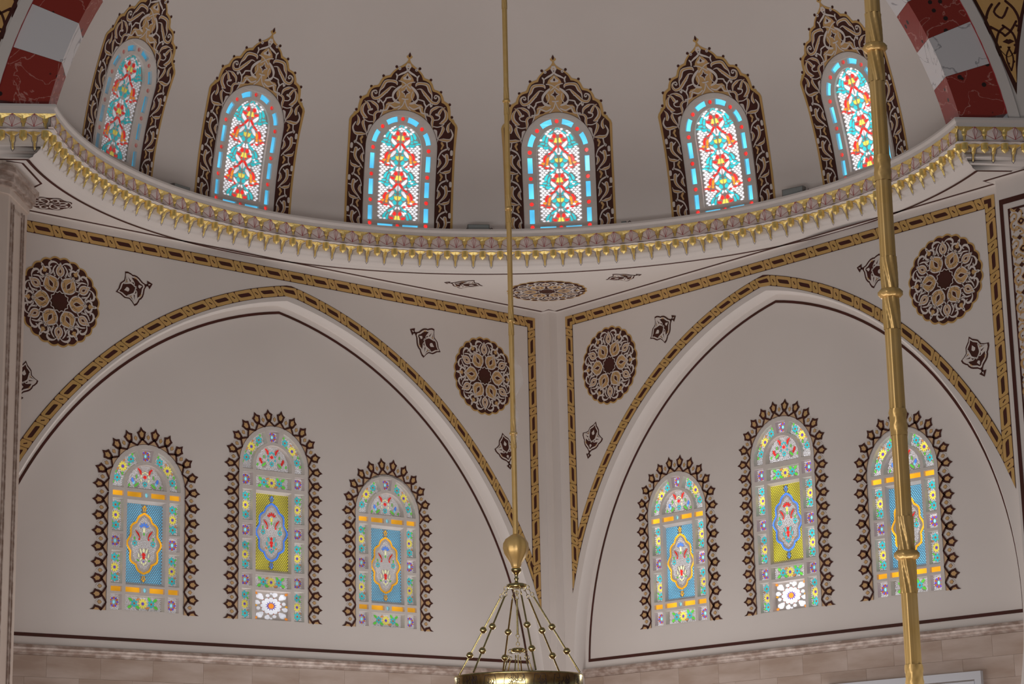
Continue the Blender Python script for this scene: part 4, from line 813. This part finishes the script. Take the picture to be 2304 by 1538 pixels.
            for q in range(12):
                if q % 3: pet(2 * pi * (q + .5) / 12 - pi / 12 * 0, .63, 1.06, .17, 'white', 1.15)
                else: pet(2 * pi * (q + .5) / 12, .63, .92, .13, 'white', 1.1)
            for ox in (-1, 1):
                for oy in (-1, 1):
                    tri('corner_pane', 'orange', [(ox, oy), (ox * .86, oy), (ox * .83, oy * .83), (ox, oy * .86)], 1.0)
                    for t in (0.25, .5, .75): tt = atan2(-oy, -ox) + (t - .5) * 1.3; pet(tt, .22, .52, .085, 'white', 1.15, ox, oy)
            for q in range(12): a = 2 * pi * (q + .5) / 12; tri('star_point_pane', 'rust', [(.60 * cos(a), .60 * sin(a)), (.64 * cos(a + .07), .64 * sin(a + .07)), (.70 * cos(a), .70 * sin(a)), (.64 * cos(a - .07), .64 * sin(a - .07))], .9)
            for a, b in ((0, -.93), (.93, 0), (-.93, 0), (0, .93)): tri('amber_pane', 'amber' if a else 'white', [(a - .07, b - .06), (a + .07, b - .06), (a + .07, b + .06), (a - .07, b + .06)], 1.0)
        if k == 'main':
            col, dcol = ('cobalt', 'pyel') if tall else ('amber', 'pblue')
            seg = [[(0, .405), (.07, .352), (.115, .285)], [(.115, .285), (.185, .222), (.203, .10)], [(.203, .10), (.25, -.01), (.203, -.118)], [(.203, -.118), (.19, -.235), (.115, -.292)], [(.115, -.292), (.07, -.36), (0, -.405)]]
            sx = 1.0; sy = 1.0
            hull = []
            for sg in (1, -1):
                for S in seg:
                    a, b, c = S; P = [(sg * x * sx, zc + y * sy) for x, y in S]
                    P[0] = (P[0][0] + sg * .004, P[0][1] - .006); P[-1] = (P[-1][0], P[-1][1] + .006)
                    bl = .012; mx, mz = P[1]; P[1] = (mx + sg * bl, mz)
                    m = MB(); m.stroke(P, [.024, .03, .024], H + .004, L(col, 1.0), fW, smooth=4); parts.append(('cartouche_pane', m.mesh('cartouche_pane'), 0))
            hull = [(0, .42)] + [p for S in seg for p in S[1:]] ; hull = [(x + .004, y) for x, y in hull]; hull = hull + [(-x, y) for x, y in hull[::-1]]; hull = [(x, zc + y) for x, y in hull]
            for sy_ in (1, -1):
                m = MB(); z = zc + sy_ * .49; m.quad([(0, z + sy_ * .02), (.017, z), (0, z - sy_ * .022), (-.017, z)], H + .003, L(col, 1.1), fW)
                for sg in (1, -1): m.stroke([(sg * .03, z - sy_ * .01), (sg * .014, z - sy_ * .035), (sg * .012, z - sy_ * .065)], .012, H + .003, L(col, 1.0), fW)
                parts.append(('finial_pane', m.mesh('finial_pane'), 0))
            m = MB(); m.quad(rect(-CI_ + .012, CI_ - .012, z0 + .012, z1 - .012), H - .0025, olive_tint if tall else blue_tint, fW); m.poly([(x * .96, zc + (y - zc) * .975) for x, y in hull], H - .001, grille_m, fW); parts.append(('tinted_backing', m.mesh('tinted_backing'), 0))
            m = MB(); dx, dz = .0325, .0215; j = 0; z = z0 + .014; g = L(dcol, 1.2)
            while z < z1 - .01:
                x = -.283 + (dx / 2 if j % 2 else 0)
                while x < .285:
                    if not inside((x * .93, zc + (z - zc) * .97), hull) and not (abs(x) < .04 and .42 < abs(z - zc) < .52): m.quad([(x - .0115, z), (x - .004, z + .0072), (x + .004, z + .0072), (x + .0115, z), (x + .004, z - .0072), (x - .004, z - .0072)], H, g, fW)
                    x += dx
                z += dz; j += 1
            parts.append(('lattice', m.mesh('lattice'), 1))
            fan, stem, drops = ('red', 'yellow', 'teal') if tall else ('cobalt', 'cream', 'cream')
            for q in range(5): t = pi / 2 + (q - 2) * .55; leaf((.055 * cos(t), zc + .205 + .05 * sin(t)), t, .06, .034, fan, .75 if tall else .9)
            m = MB(); m.quad([(-.018, zc + .15), (.018, zc + .15), (.016, zc + .205), (-.016, zc + .205)], H, L(stem, 1.0), fW); parts.append(('stem_pane', m.mesh('stem_pane'), 0)); busy.append((0, zc + .17, .03)); leaf((0, zc + .125), pi / 2, .045, .03)
            for sg in (1, -1):
                for q in range(3): leaf((sg * (.075 + .018 * q), zc + .105 + .02 * q), pi / 2 - sg * (.35 + .12 * q), .10 - .012 * q, .022, 'red', .6)
                leaf((sg * .072, zc + .055), pi / 2, .035, .035, 'red', .9)
                flower((sg * .14, zc - .0), 'daisy' if not tall else 'daisy', .75); leaf((sg * .145, zc + .065), pi / 2, .05, .026)
                leaf((sg * .045, zc - .10), pi / 2 - sg * .35, .085, .03, drops, 1.0); leaf((sg * .075, zc - .16), pi / 2 - sg * .15, .07, .03, drops, 1.0); leaf((sg * .04, zc - .205), pi / 2 + sg * .8, .06, .035, drops, 1.0); leaf((sg * .085, zc - .225), sg * .5, .045, .025, 'orange' if tall else 'green', .9)
                leaf((sg * .03, zc - .255), pi / 2 + sg * 2.6, .05, .03, drops, 1.0)
            leaf((0, zc - .09), pi / 2, .06, .05, 'red' if tall else drops, .7 if tall else 1.0); leaf((0, zc - .145), pi / 2, .055, .09, 'red', .9); leaf((0, zc - .185), -pi / 2, .05, .07, 'red', .9); leaf((0, zc - .275), -pi / 2, .045, .03, drops, 1.0); m = MB(); m.disc((0, zc - .238), .012, H, L('violet', .9), fW, 8); parts.append(('round_pane', m.mesh('round_pane'), 0))
            dotreg = [(x * .9, zc + (y - zc) * .93) for x, y in hull]
            cells.append(dotreg); main_cell = rect(-CI_, CI_, z0, z1)
    # arch ring and lunette
    for sg in (1, -1):
        for t, kd in ((16, 'daisy'), (39, 'sun'), (60, 'daisy')):
            a = radians(t); flower((sg * .443 * cos(a), sp + .443 * sin(a)), kd, 1.05 if kd == 'sun' else .95)
        for t, r, aa in ((8, .49, 1.2), (24, .49, 2.0), (66, .495, 1.0), (52, .40, .4), (28, .395, 1.5)): a = radians(t); leaf((sg * r * cos(a), sp + r * sin(a)), aa if sg > 0 else pi - aa, .05, .03)
        for t, r in ((48, .485), (30, .485)): a = radians(t); leaf((sg * r * cos(a), sp + r * sin(a)), (a + pi / 2) if sg > 0 else (pi / 2 - a), .05, .014, 'orange', .8)
    flower((0, sp + .443), 'star', .95)
    zc = sp + .13
    lotus, heart = ('teal', 'red') if tall else ('cream', 'red')
    for q in range(7): t = pi / 2 + (q - 3) * .62; leaf((.062 * cos(t), zc + .01 + .085 * sin(t)), t + pi / 2, .045, .026, lotus, 1.0)
    leaf((0, zc + .03), pi / 2, .05, .085, heart, .95); flower((0, zc - .065), 'daisy', .7)
    for sg in (1, -1):
        leaf((sg * .085, zc + .12), pi / 2 - sg * .9 + (0), .09, .035, 'red', .9); leaf((sg * .07, zc + .085), pi / 2 - sg * .6, .07, .03, 'red', .9)
        leaf((sg * .19, zc - .02), pi / 2 - sg * .3, .075, .05, 'red' if tall else 'cobalt', .7 if tall else 1.0); leaf((sg * .17, zc - .055), pi / 2 + sg * .5, .05, .04, 'red' if tall else 'cyan', .6 if tall else 1.0)
        leaf((sg * .13, zc - .08), pi - sg * .7 if sg > 0 else .7, .10, .035); leaf((sg * .24, zc - .09), 1.2, .05, .03); leaf((sg * .13, zc + .03), pi / 2, .06, .02)
    for z0, z1 in amber:
        for x0, x1 in ((-SO, -SI), (-CI_, -.065), (.065, CI_), (SI, SO)):
            m = MB(); m.ext(rect(x0 + .004, x1 - .004, z0 + .003, z1 - .003), -.042, -.038, L('amber', 1.0), fW); parts.append(('amber_pane', m.mesh('amber_pane'), 0))
        m = MB(); m.disc((0, (z0 + z1) / 2), .029, -.04, L('cyan', 1.1), fW, 12, .033); parts.append(('round_pane', m.mesh('round_pane'), 0))
    # tiny clear dots between the flowers
    rnd = random.Random(5 if tall else 3); st = .0165
    dcells = [c for c in cells if not (len(c) == 4 and abs((max(p[0] for p in c) - min(p[0] for p in c)) - 2 * CI_) < .01 and (max(p[1] for p in c) - min(p[1] for p in c)) > .3)]
    dcells = [c for c in dcells if not any(abs(min(p[1] for p in c) - z0) < .01 and abs(max(p[1] for p in c) - z1) < .01 for z0, z1 in amber) and not (len(c) == 12)]
    for c in dcells:
        x0, x1 = min(p[0] for p in c) + .014, max(p[0] for p in c) - .012; y0, y1 = min(p[1] for p in c) + .012, max(p[1] for p in c) - .01
        cxx = sum(p[0] for p in c) / len(c); cyy = sum(p[1] for p in c) / len(c); cs = [(cxx + (a - cxx) * .9, cyy + (b - cyy) * .92) for a, b in c]
        y = y0; j = 0
        while y < y1:
            x = x0 + (st / 2 if j % 2 else 0)
            while x < x1:
                px, py = x + rnd.uniform(-.003, .003), y + rnd.uniform(-.003, .003)
                if inside((px, py), cs) and all((px - a) ** 2 + (py - b) ** 2 > r * r for a, b, r in busy): r = .0054; dots.quad([(px - r, py), (px, py - r), (px + r, py), (px, py + r)], H, dm, fW)
                x += st
            y += st * .9; j += 1
    parts.append(('clear_dots', dots.mesh('clear_dots'), 1))
    # painted palmette border round the opening
    mb = MB(); ns = 8 if not tall else 11; PS = sp / ns; NA_ = 11; PA = pi * HW / NA_
    def bpath(t, n):
        if t < sp: return (HW + n, t) if True else None
        t2 = t - sp
        if t2 < pi * HW: a = t2 / HW; return ((HW + n) * cos(a), sp + (HW + n) * sin(a))
        return (-HW - n, sp - (t2 - pi * HW))
    def tooth(tc, per, half=0):
        k = per / .207; g = lambda t, n, h: fW(*bpath(tc + t * k, n), h)
        D = [(0, .24), (.026, .192), (.070, .168), (.058, .135), (.052, .098), (0, .055), (-.052, .098), (-.058, .135), (-.070, .168), (-.026, .192)]
        I = [(0, .192), (.015, .170), (.037, .156), (.032, .135), (.027, .108), (0, .088), (-.027, .108), (-.032, .135), (-.037, .156), (-.015, .170)]
        cl = (lambda q: q) if not half else (halfclip(half, 0, 0))
        I = [(x * .88, .14 + (y - .14) * .92) for x, y in I]; mb.ring(D, I, .006, dark, g, cl); q = cl(I); mb.poly(q, .006, tan, g)
        for sg in (1, -1):
            if half and sg != half: continue
            mb.stroke([(0, .075), (sg * .05, .035), (sg * .098, .002)], [.022, .03, .024], .008, dark, g, smooth=2); 
            if not half or sg == half: mb.stroke([(sg * .035, .085), (sg * .012, .06)], .02, .008, dark, g, smooth=1)
        q = cl([(-.085, .002), (.085, .002), (.03, .04), (0, .055), (-.03, .04)]); mb.poly(q, .005, tanp, g)
    def kite(tc, per):
        k = per / .207; g = lambda t, n, h: fW(*bpath(tc + t * k, n), h)
        A = [(0, .03), (.045, .07), (.05, .105), (.02, .14), (0, .16), (-.02, .14), (-.05, .105), (-.045, .07)]; mb.poly(A, .004, line_m, g)
        Bk = [(0, .058), (.022, .08), (.030, .108), (.012, .118), (0, .135), (-.012, .118), (-.030, .108), (-.022, .08)]; mb.poly(Bk, .006, dkl, g); mb.poly([(a * .86, .095 + (b - .095) * .9) for a, b in Bk], .007, tan, g)
    for k in range(ns):
        for base in (0, 1):
            f = (lambda t: t) if base == 0 else (lambda t: 2 * sp + pi * HW - t)
            tooth(f(PS * k) , PS, 0 if k else (1 if base == 0 else -1)); kite(f(PS * (k + .5)), PS)
    for b in range(NA_): tooth(sp + PA * (b + 0.0), PA) if b else tooth(sp, PA); kite(sp + PA * (b + .5), PA)
    tooth(sp + pi * HW, PA)
    mb.stroke([bpath(t * (2 * sp + pi * HW) / 90, 0) for t in range(91)], .006, .009, dark, fW, smooth=1)
    parts.append(('painted_surround', mb.mesh('painted_surround'), 0))
    return parts
WL = {'A': ['short blue window nearest the marble pier, leftmost of the lower windows', 'tall yellow window with a star panel, middle of the three on the left wall', 'short blue window right of the tall one on the left wall'],
      'B': ['short blue window left of the tall one on the right wall', 'tall yellow window with a bright star panel, middle of the three on the right wall', 'short blue window crossed by the thick brass rod on the right wall']}
TPL = {0: lower_window('short', 2.985, False), 1: lower_window('tall', 3.468, True)}
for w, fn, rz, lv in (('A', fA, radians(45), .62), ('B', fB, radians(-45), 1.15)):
    for i, (s, t) in enumerate(WIN[w]):
        nwin += 1; e = empty('window_%d' % nwin, fn(s, ZB, -REC), rz); tag(e, 'arched stained-glass window, ' + WL[w][i], 'window', 'stained-glass windows in the two lower walls', 'structure')
        for nm, me, stf in TPL[1 if i == 1 else 0]:
            o = bpy.data.objects.new(nm, me); COL.objects.link(o); o.parent = e
            if stf: o['kind'] = 'stuff'
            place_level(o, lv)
# ------------------------------------------------------------------ striped marble arch in front of the half dome
fP = lambda x, z, h: P0 + EV * x + NV * (0.1 - h) + Z * z
RI, RO, AZC = 5.71, 6.32, 5.18
arch = empty('trim_4', fP(-5.6, 6.34, 0)); tag(arch, 'striped arch of red and white marble blocks framing the half dome', 'arch', kind='structure')
aloc = -arch.location
for side in (1, -1):
    k = 0; a = 11.6; nxt = 17.8
    while a < 89.9:
        b = min(nxt, 90.0); mb = MB(); n = 3; g = .0004
        Q = [(side * r * cos(radians(t)), AZC + r * sin(radians(t))) for r in (RI, RO) for t in [a + .015 + (b - a - .03) * i / n for i in range(n + 1)]]
        m = red_marble if k % 2 == 0 else white_marble
        fr = [fP(x, z, 0) for x, z in Q]; bk = [fP(x, z, -.5) for x, z in Q]; N = n + 1
        mb.add(fr + bk, [(i, i + 1, N + i + 1, N + i) for i in range(n)] + [(2 * N + i + 1, 2 * N + i, i, i + 1) for i in range(n)] + [(N + i, N + i + 1, 3 * N + i + 1, 3 * N + i) for i in range(n)] + [(0, N, 3 * N, 2 * N), (n, N + n, 3 * N + n, 2 * N + n)], m)
        o = mb.build('voussoir', arch, aloc); a = b; nxt = b + 5.4; k += 1
mb = MB()
arcO = lambda r, a0, a1, n, s: [(s * r * cos(radians(a0 + (a1 - a0) * i / n)), AZC + r * sin(radians(a0 + (a1 - a0) * i / n))) for i in range(n + 1)]
for s in (1, -1):
    A, B = arcO(RO, 10.4, 90, 40, s), arcO(RO + .13, 10.2, 90, 40, s)
    mb.add([fP(x, z, 0.0) for x, z in A] + [fP(x, z, .035) for x, z in A] + [fP(x, z, .05) for x, z in B] + [fP(x, z, 0) for x, z in B], [(r * 41 + i, r * 41 + i + 1, (r + 1) * 41 + i + 1, (r + 1) * 41 + i) for r in range(3) for i in range(40)], plaster)
    mb.poly([(x, z) for x, z in arcO(RO + .10, 10.3, 90, 40, s)] + [(0, 13), (s * 9.5, 13), (s * 9.5, 6.3)], 0.0, plaster, fP)
    mb.quad([(s * (RO - .004), 6.1), (s * (RO + .004), 6.1)][:0] or [(0, 0), (0, 0), (0, 0)], 0, redl, fP)
    C, D = arcO(RO - .006, 11.6, 90, 40, s), arcO(RO + .004, 11.6, 90, 40, s)
    mb.add([fP(x, z, .002) for x, z in C] + [fP(x, z, .036) for x, z in D], [(i, i + 1, 42 + i, 41 + i) for i in range(40)], redl)
sw = tag(mb.build('wall_front'), 'plaster spandrel wall over the striped marble arch', 'wall', kind='structure')
for s in (1, -1):
    mb = MB(); g = lambda x, z, h, s=s: fP(s * x, z, h)
    rt = [(6.35, 6.71), (6.37, 7.05), (6.425, 7.40), (6.50, 7.75), (6.60, 8.1), (6.75, 8.5)]; lf = [(RO + .19) * 1.0]
    left = [((RO + .165) * cos(radians(t)), AZC + (RO + .165) * sin(radians(t)) ) for t in (14.2, 17, 20, 23, 26, 29, 33)]
    left[0] = (6.335, 6.70); poly = left[::-1] + rt[1:]
    mb.poly(poly, .004, dark, g); inn2 = [((RO + .205) * cos(radians(t)), AZC + (RO + .205) * sin(radians(t))) for t in (15.4, 17.5, 20, 23, 26, 29, 32)]
    inn2[0] = (6.338, 6.86)
    mb.poly(inn2[::-1] + [(6.345, 6.87), (6.352, 7.10), (6.385, 7.42), (6.46, 7.77), (6.56, 8.1), (6.68, 8.38)], .006, spand_m, g)
    for P, wd in (([(6.29, 7.02), (6.25, 7.12), (6.24, 7.22), (6.29, 7.33)], .022), ([(6.29, 7.02), (6.32, 7.12), (6.32, 7.22), (6.27, 7.33)], .022), ([(6.15, 7.22), (6.12, 7.36), (6.16, 7.52), (6.24, 7.60)], .03), ([(6.35, 7.25), (6.38, 7.38), (6.34, 7.52), (6.22, 7.62)], .03),
                  ([(6.16, 7.30), (6.26, 7.20), (6.36, 7.28)], .01), ([(6.03, 7.50), (6.0, 7.64), (6.04, 7.8), (6.10, 7.9)], .035), ([(6.42, 7.55), (6.44, 7.70), (6.38, 7.85), (6.28, 7.95)], .035), ([(6.06, 7.60), (6.2, 7.52), (6.24, 7.48)], .03), ([(6.24, 7.48), (6.32, 7.55), (6.40, 7.68)], .03),
                  ([(5.9, 7.74), (5.98, 7.62), (6.06, 7.56)], .012), ([(6.2, 7.92), (6.12, 7.8), (6.22, 7.72), (6.3, 7.86)], .03)):
        mb.stroke(P, wd, .008, dark, g)
    mb.poly([(6.20, 7.40), (6.28, 7.37), (6.36, 7.41), (6.30, 7.44), (6.28, 7.43), (6.26, 7.44)], .009, dark, g)
    for c in ((6.26, 7.11), (6.33, 7.14), (6.17, 7.33), (6.36, 7.36), (6.08, 7.58), (6.40, 7.62), (6.02, 7.72)): mb.disc(c, .018, .009, dark, g, 8)
    mb.build('painted_spandrel', sw)
# marble pier on the left
def prism(mb, pts, z0, z1, mat, cap=True):
    n = len(pts); mb.add([(x, y, z0) for x, y in pts] + [(x, y, z1) for x, y in pts], [(i, (i + 1) % n, n + (i + 1) % n, n + i) for i in range(n)], mat)
    if cap: fz = lambda u, v, h: Vector((u, v, h)); mb.poly(pts, z0, mat, fz); mb.poly(pts, z1, mat, fz)
PP = [(-6.13, -7.62), (-6.30, -7.45), (-8.2, -7.4), (-8.2, -8.9), (-6.9, -8.66), (-6.23, -8.56), (-6.13, -8.42)]
pc = (-7.2, -8.05)
def grow(k): return [(x + (.0 if x < -8 else k * (1 if x > -6.4 else .3)), y + k * (1 if y > -7.7 else -1)) for x, y in PP]
pr = empty('pillar', (-6.9, -8.05, -4.1)); tag(pr, 'veined beige marble pier with a moulded capital at the left edge', 'pier', kind='structure')
lo_ = Vector((6.9, 8.05, 4.1))
mb = MB(); prism(mb, PP, -4.1, 5.45, pier_m); mb.build('shaft', pr, lo_)
mb = MB(); prism(mb, [(-6.95, -8.66), (-6.22, -8.53), (-6.24, -8.6), (-6.95, -8.72)][:0] or [(-8.2, -8.93), (-6.31, -8.60), (-6.31, -8.56), (-8.2, -8.85)], -4.1, 5.40, pier_d); mb.build('front_slab', pr, lo_)
mb = MB()
for y in (-8.30, -8.22, -7.86, -7.78): mb.box((-6.122, y, .65), (.02, .025, 9.4), mould_m)
mb.box((-6.125, -8.04, 5.30), (.012, .46, .03), mould_m); mb.build('fluting', pr, lo_)
mb = MB(); prism(mb, grow(.02), 5.42, 5.50, pier_m); prism(mb, grow(.05), 5.50, 5.55, mould_m); prism(mb, grow(.08), 5.55, 5.66, mould_m); prism(mb, grow(.11), 5.66, 5.72, mould_m); prism(mb, grow(.06), 5.72, 5.79, pier_m); mb.build('capital', pr, lo_)
# ------------------------------------------------------------------ floodlights on the ledge
def flood(az, wd, ht, label, tilt=0.0, pos=5.70):
    a = radians(az); p = RC + rad(a) * pos; e = empty('floodlight', p + Z * (ZG + .116), a - pi / 2 + tilt); tag(e, label, 'floodlight')
    mb = MB(); mb.box((0, 0, ht / 2 + .02), (wd, .09, ht), flood_m)
    for k in range(9): mb.box((-wd / 2 + wd * (k + .5) / 9, .05, ht / 2 + .02), (.006, .02, ht * .85), flood_m)
    mb.build('housing', e)
    mb = MB(); mb.box((0, -.047, ht / 2 + .02), (wd * .92, .006, ht * .8), flood_g); mb.build('lens', e)
    mb = MB()
    for sg in (1, -1): mb.box((sg * (wd / 2 + .008), 0, ht / 3 + .01), (.008, .03, ht * .65), flood_m)
    mb.box((0, 0, .006), (wd + .02, .03, .008), flood_m); mb.build('bracket', e)
    mb = MB(); P = [(wd / 2, .03, .06), (wd / 2 + .04, .04, .09), (wd / 2 + .07, .05, .05), (wd / 2 + .09, .08, .012)]
    for q, r in zip(P, P[1:]): mb.tube(q, r, .006, dkl, 6)
    mb.build('cable', e)
flood(146.6, .30, .075, 'grey floodlight on the cornice ledge between the two leftmost dome windows'); flood(99.2, .32, .10, 'grey floodlight on the cornice ledge just left of the thin chandelier rod')
flood(51.2, .33, .11, 'grey floodlight on the cornice ledge between the two rightmost dome windows', .12); flood(77.8, .07, .05, 'tiny grey fitting on the cornice ledge right of the central dome window')
# ------------------------------------------------------------------ chandelier rods
def rod(parent, x, y, z0, z1, r, collars, bands, rc):
    """fluted brass rod with twisted lengths next to each collar; everything in the parent's frame"""
    def twisted(z): return any(abs(z - c) < .15 and abs(z - c) > .012 for c in collars)
    def mk(name, za, zb, tw):
        mb = MB(); n = 48; m = max(3, int((zb - za) / .02)) if tw else max(2, int((zb - za) / .2)); P = []
        for i in range(m + 1):
            z = za + (zb - za) * i / m; ed = min(1, min(z - za, zb - z) / .02 + .35) if not tw else 1
            for k in range(n):
                t = 2 * pi * k / n; ph = t * 8 + (z * 40 if tw else 0); rr = r * ((1.0 + .11 * sin(ph)) if tw else (1 - .14 * ed * (0.5 + .5 * cos(ph)) ** 2)); P.append((x + rr * cos(t), y + rr * sin(t), z))
        mb.add(P, [(i * n + k, i * n + (k + 1) % n, (i + 1) * n + (k + 1) % n, (i + 1) * n + k) for i in range(m) for k in range(n)], brass, True); mb.build(name, parent)
    cuts = [z0]
    ev = sorted([(c - .14, c - .012, 't') for c in collars] + [(c + .012, c + .14, 't') for c in collars] + [(b - .05, b + .05, 'b') for b in bands])
    z = z0
    for a, b, k in ev:
        a, b = max(a, z0), min(b, z1)
        if b <= a: continue
        if a > z + .01: mk('fluted_length', z, a, False)
        if k == 't': mk('twisted_length', a, b, True)
        else:
            mb = MB(); n = 24; m = 8; P = []; rnd = random.Random(int(a * 100))
            for i in range(m + 1):
                for q in range(n): rr = r * (1.05 + .10 * sin(q * pi / 2) * sin(i * pi / 2 + .5) + rnd.uniform(-.03, .03)); P.append((x + rr * cos(2 * pi * q / n), y + rr * sin(2 * pi * q / n), a + (b - a) * i / m))
            mb.add(P, [(i * n + q, i * n + (q + 1) % n, (i + 1) * n + (q + 1) % n, (i + 1) * n + q) for i in range(m) for q in range(n)], brass, True); mb.build('floral_band', parent)
        z = max(z, b)
    if z < z1: mk('fluted_length', z, z1, False)
    for c in collars:
        mb = MB(); mb.lathe([(r * .9, c - .016), (rc * .8, c - .016), (rc, c - .006), (rc, c + .006), (rc * .8, c + .016), (r * .9, c + .016)], brass, 40, (x, y, 0), mod=lambda a, z: 1 + .04 * sin(10 * a + z * 90)); mb.build('collar', parent)
cx, cy = 2.2786, -25.0316
e = empty('chandelier', (cx, cy, -2.6)); tag(e, 'thick fluted brass chandelier rod with twisted collars, near the camera on the right', 'chandelier')
rod(e, 0, 0, 0, 4.6, .0300, [2.6 + .564, 2.6 - .411, 2.6 - 1.394, 2.6 + 1.52], [2.6 + .078, 2.6 - .903, 2.6 - 1.84, 2.6 + 1.05], .0455)
# central chandelier
hx, hy = 0.152, -13.008
e = empty('chandelier', (hx, hy, -1.1)); tag(e, 'brass chandelier in the middle with an onion knob, beaded stay rods and an engraved ring', 'chandelier'); ZO = 1.1
rod(e, 0, 0, .45 + ZO, 8.4, .0255, [1.418 + ZO, 2.504 + ZO, 3.613 + ZO, 4.705 + ZO, 5.8 + ZO], [], .037)
mb = MB(); mb.lathe([(.026, .47), (.05, .455), (.09, .425), (.112, .385), (.117, .34), (.105, .29), (.078, .24), (.052, .20), (.042, .17), (.040, .155), (.02, .15)], brass, 48, (0, 0, ZO), mod=lambda a, z: 1 + .05 * sin(8 * a) * (1 if z < .45 else 0)); mb.build('onion_knob', e)
mb = MB(); mb.lathe([(.036, .155), (.048, .145), (.048, .13), (.03, .105), (.018, .09), (.014, .07), (.024, .055), (.014, .04), (.018, .022), (.03, .012)], brassp, 24, (0, 0, ZO)); mb.build('baluster', e)
def disc_(r, z0, z1, nm, mat=brassp): mb = MB(); mb.lathe([(.005, z1), (r * .7, z1), (r, z1 - .008), (r, z0 + .006), (r * .8, z0), (.005, z0)], mat, 24, (0, 0, ZO), mod=lambda a, z: 1 + .05 * cos(8 * a)); mb.build(nm, e)
disc_(.088, -.035, .012, 'hook_plate')
def link(mb, c, r, up):
    n = 10; P = [Vector(c) + Vector((r * cos(2 * pi * k / n) * up[0], r * cos(2 * pi * k / n) * up[1], r * 1.25 * sin(2 * pi * k / n))) for k in range(n)]
    for k in range(n): mb.tube(P[k], P[(k + 1) % n], .0035, brassp, 5)
ZR = -.835
for k in range(6):
    t = radians(60 * k + 49); d = (cos(t), sin(t)); a = Vector((d[0] * .105, d[1] * .105, -.03 + ZO)); b = Vector((d[0] * .575, d[1] * .575, ZR + .01 + ZO))
    st = Vector((d[0] * .16, d[1] * .16, -.12 + ZO))
    mb = MB(); link(mb, a, .016, d); link(mb, a.lerp(st, .75), .016, d); mb.tube(a.lerp(st, .15), a.lerp(st, .6), .0035, brassp, 5); mb.build('hook_link', e)
    mb = MB(); mb.tube(st, b, .0085, brassp, 8); mb.build('stay_rod', e)
    for f in (.40, .72):
        mb = MB(); c = st.lerp(b, f); mb.ball(c, .032, brassp, 14, 9)
        for q in range(6): tt = 2 * pi * q / 6; mb.ball(c + Vector((.026 * cos(tt), .026 * sin(tt), .0)), .009, brassp, 6, 4)
        mb.build('bead', e)
mb = MB(); mb.tube((0, 0, -.05 + ZO), (0, 0, -.10 + ZO), .005, brassp); link(mb, (0, 0, -.075 + ZO), .016, (1, 0)); mb.tube((0, 0, -.13 + ZO), (0, 0, -.46 + ZO), .009, brassp, 8)
for z in (-.12, -.47, -.545): link(mb, (0, 0, z + ZO), .016, (1, 0))
mb.tube((0, 0, -.49 + ZO), (0, 0, -.53 + ZO), .004, brassp); mb.build('centre_stay', e)
disc_(.062, -.62, -.58, 'lower_hook_plate')
for k in range(6):
    t = radians(60 * k + 20); d = (cos(t), sin(t)); a = Vector((d[0] * .075, d[1] * .075, -.61 + ZO)); b = Vector((d[0] * .17, d[1] * .17, -.90 + ZO)); mb = MB(); link(mb, a, .014, d); link(mb, a.lerp(b, .2), .014, d); mb.tube(a.lerp(b, .28), b, .006, brassp, 6); mb.build('inner_stay', e)
mb = MB(); mb.tube((0, 0, -.64 + ZO), (0, 0, -.95 + ZO), .006, brassp); mb.build('inner_stay', e)
mb = MB(); mb.lathe([(.20, -.87), (.20, -.95)], brassp, 32, (0, 0, ZO)); mb.build('inner_ring', e)
RR = .588
mb = MB(); mb.lathe([(RR - .03, ZR - .02), (RR - .02, ZR), (RR + .004, ZR), (RR + .006, ZR - .012), (RR, ZR - .02), (RR, ZR - .21), (RR + .008, ZR - .23), (RR - .02, ZR - .24)], brassp, 96, (0, 0, ZO)); mb.build('engraved_ring', e)
rnd = random.Random(11)
for k in range(16):
    mb = MB(); c0 = 2 * pi * k / 16
    fR = lambda u, v, h: Vector(((RR + .001 + h) * cos(c0 + u / RR), (RR + .001 + h) * sin(c0 + u / RR), v + ZR - .10 + ZO))
    hw = .085 if k % 2 == 0 else .05
    P = [(-hw, -.07), (hw, -.07), (hw + .012, 0), (hw, .07), (-hw, .07), (-hw - .012, 0)]
    for q in range(6): mb.stroke([P[q], P[(q + 1) % 6]], .004, .001, dkl, fR, smooth=1)
    for q in range(22 if k % 2 == 0 else 8):
        x = rnd.uniform(-hw + .02, hw - .02); y = rnd.uniform(-.05, .05); L_ = rnd.uniform(.015, .04)
        mb.stroke([(x, y), (x + L_ * .4, y - .012), (x + L_, y + rnd.uniform(-.01, .025)), (x + L_ * .7, y + .03)], [.003, .006, .003], .001, dkl, fR, smooth=3)
    mb.build('script_panel', e)
mb = MB(); rnd = random.Random(4)
def fringe(z0, z1, x0, amp, seed):
    r = random.Random(seed); n = 14; P = []
    for i in range(n + 1):
        z = z0 + (z1 - z0) * i / n; wd = amp * sin(pi * i / n) * (.7 + .3 * r.random()); 
        for k in range(4): P.append((x0 + wd * k / 3 + r.uniform(-.004, .004), -.03 + r.uniform(-.02, .02), z))
    mb.add(P, [(i * 4 + k, i * 4 + k + 1, i * 4 + k + 5, i * 4 + k + 4) for i in range(n) for k in range(3)], film, True)
fringe(1.75 + ZO, 2.15 + ZO, .02, .10, 1); fringe(1.42 + ZO, 1.72 + ZO, .015, .045, 2); fringe(1.3 + ZO, 1.45 + ZO, .01, .04, 3)
o = mb.build('plastic_wrap', e); o['label'] = 'torn clear plastic film still clinging to the rod'
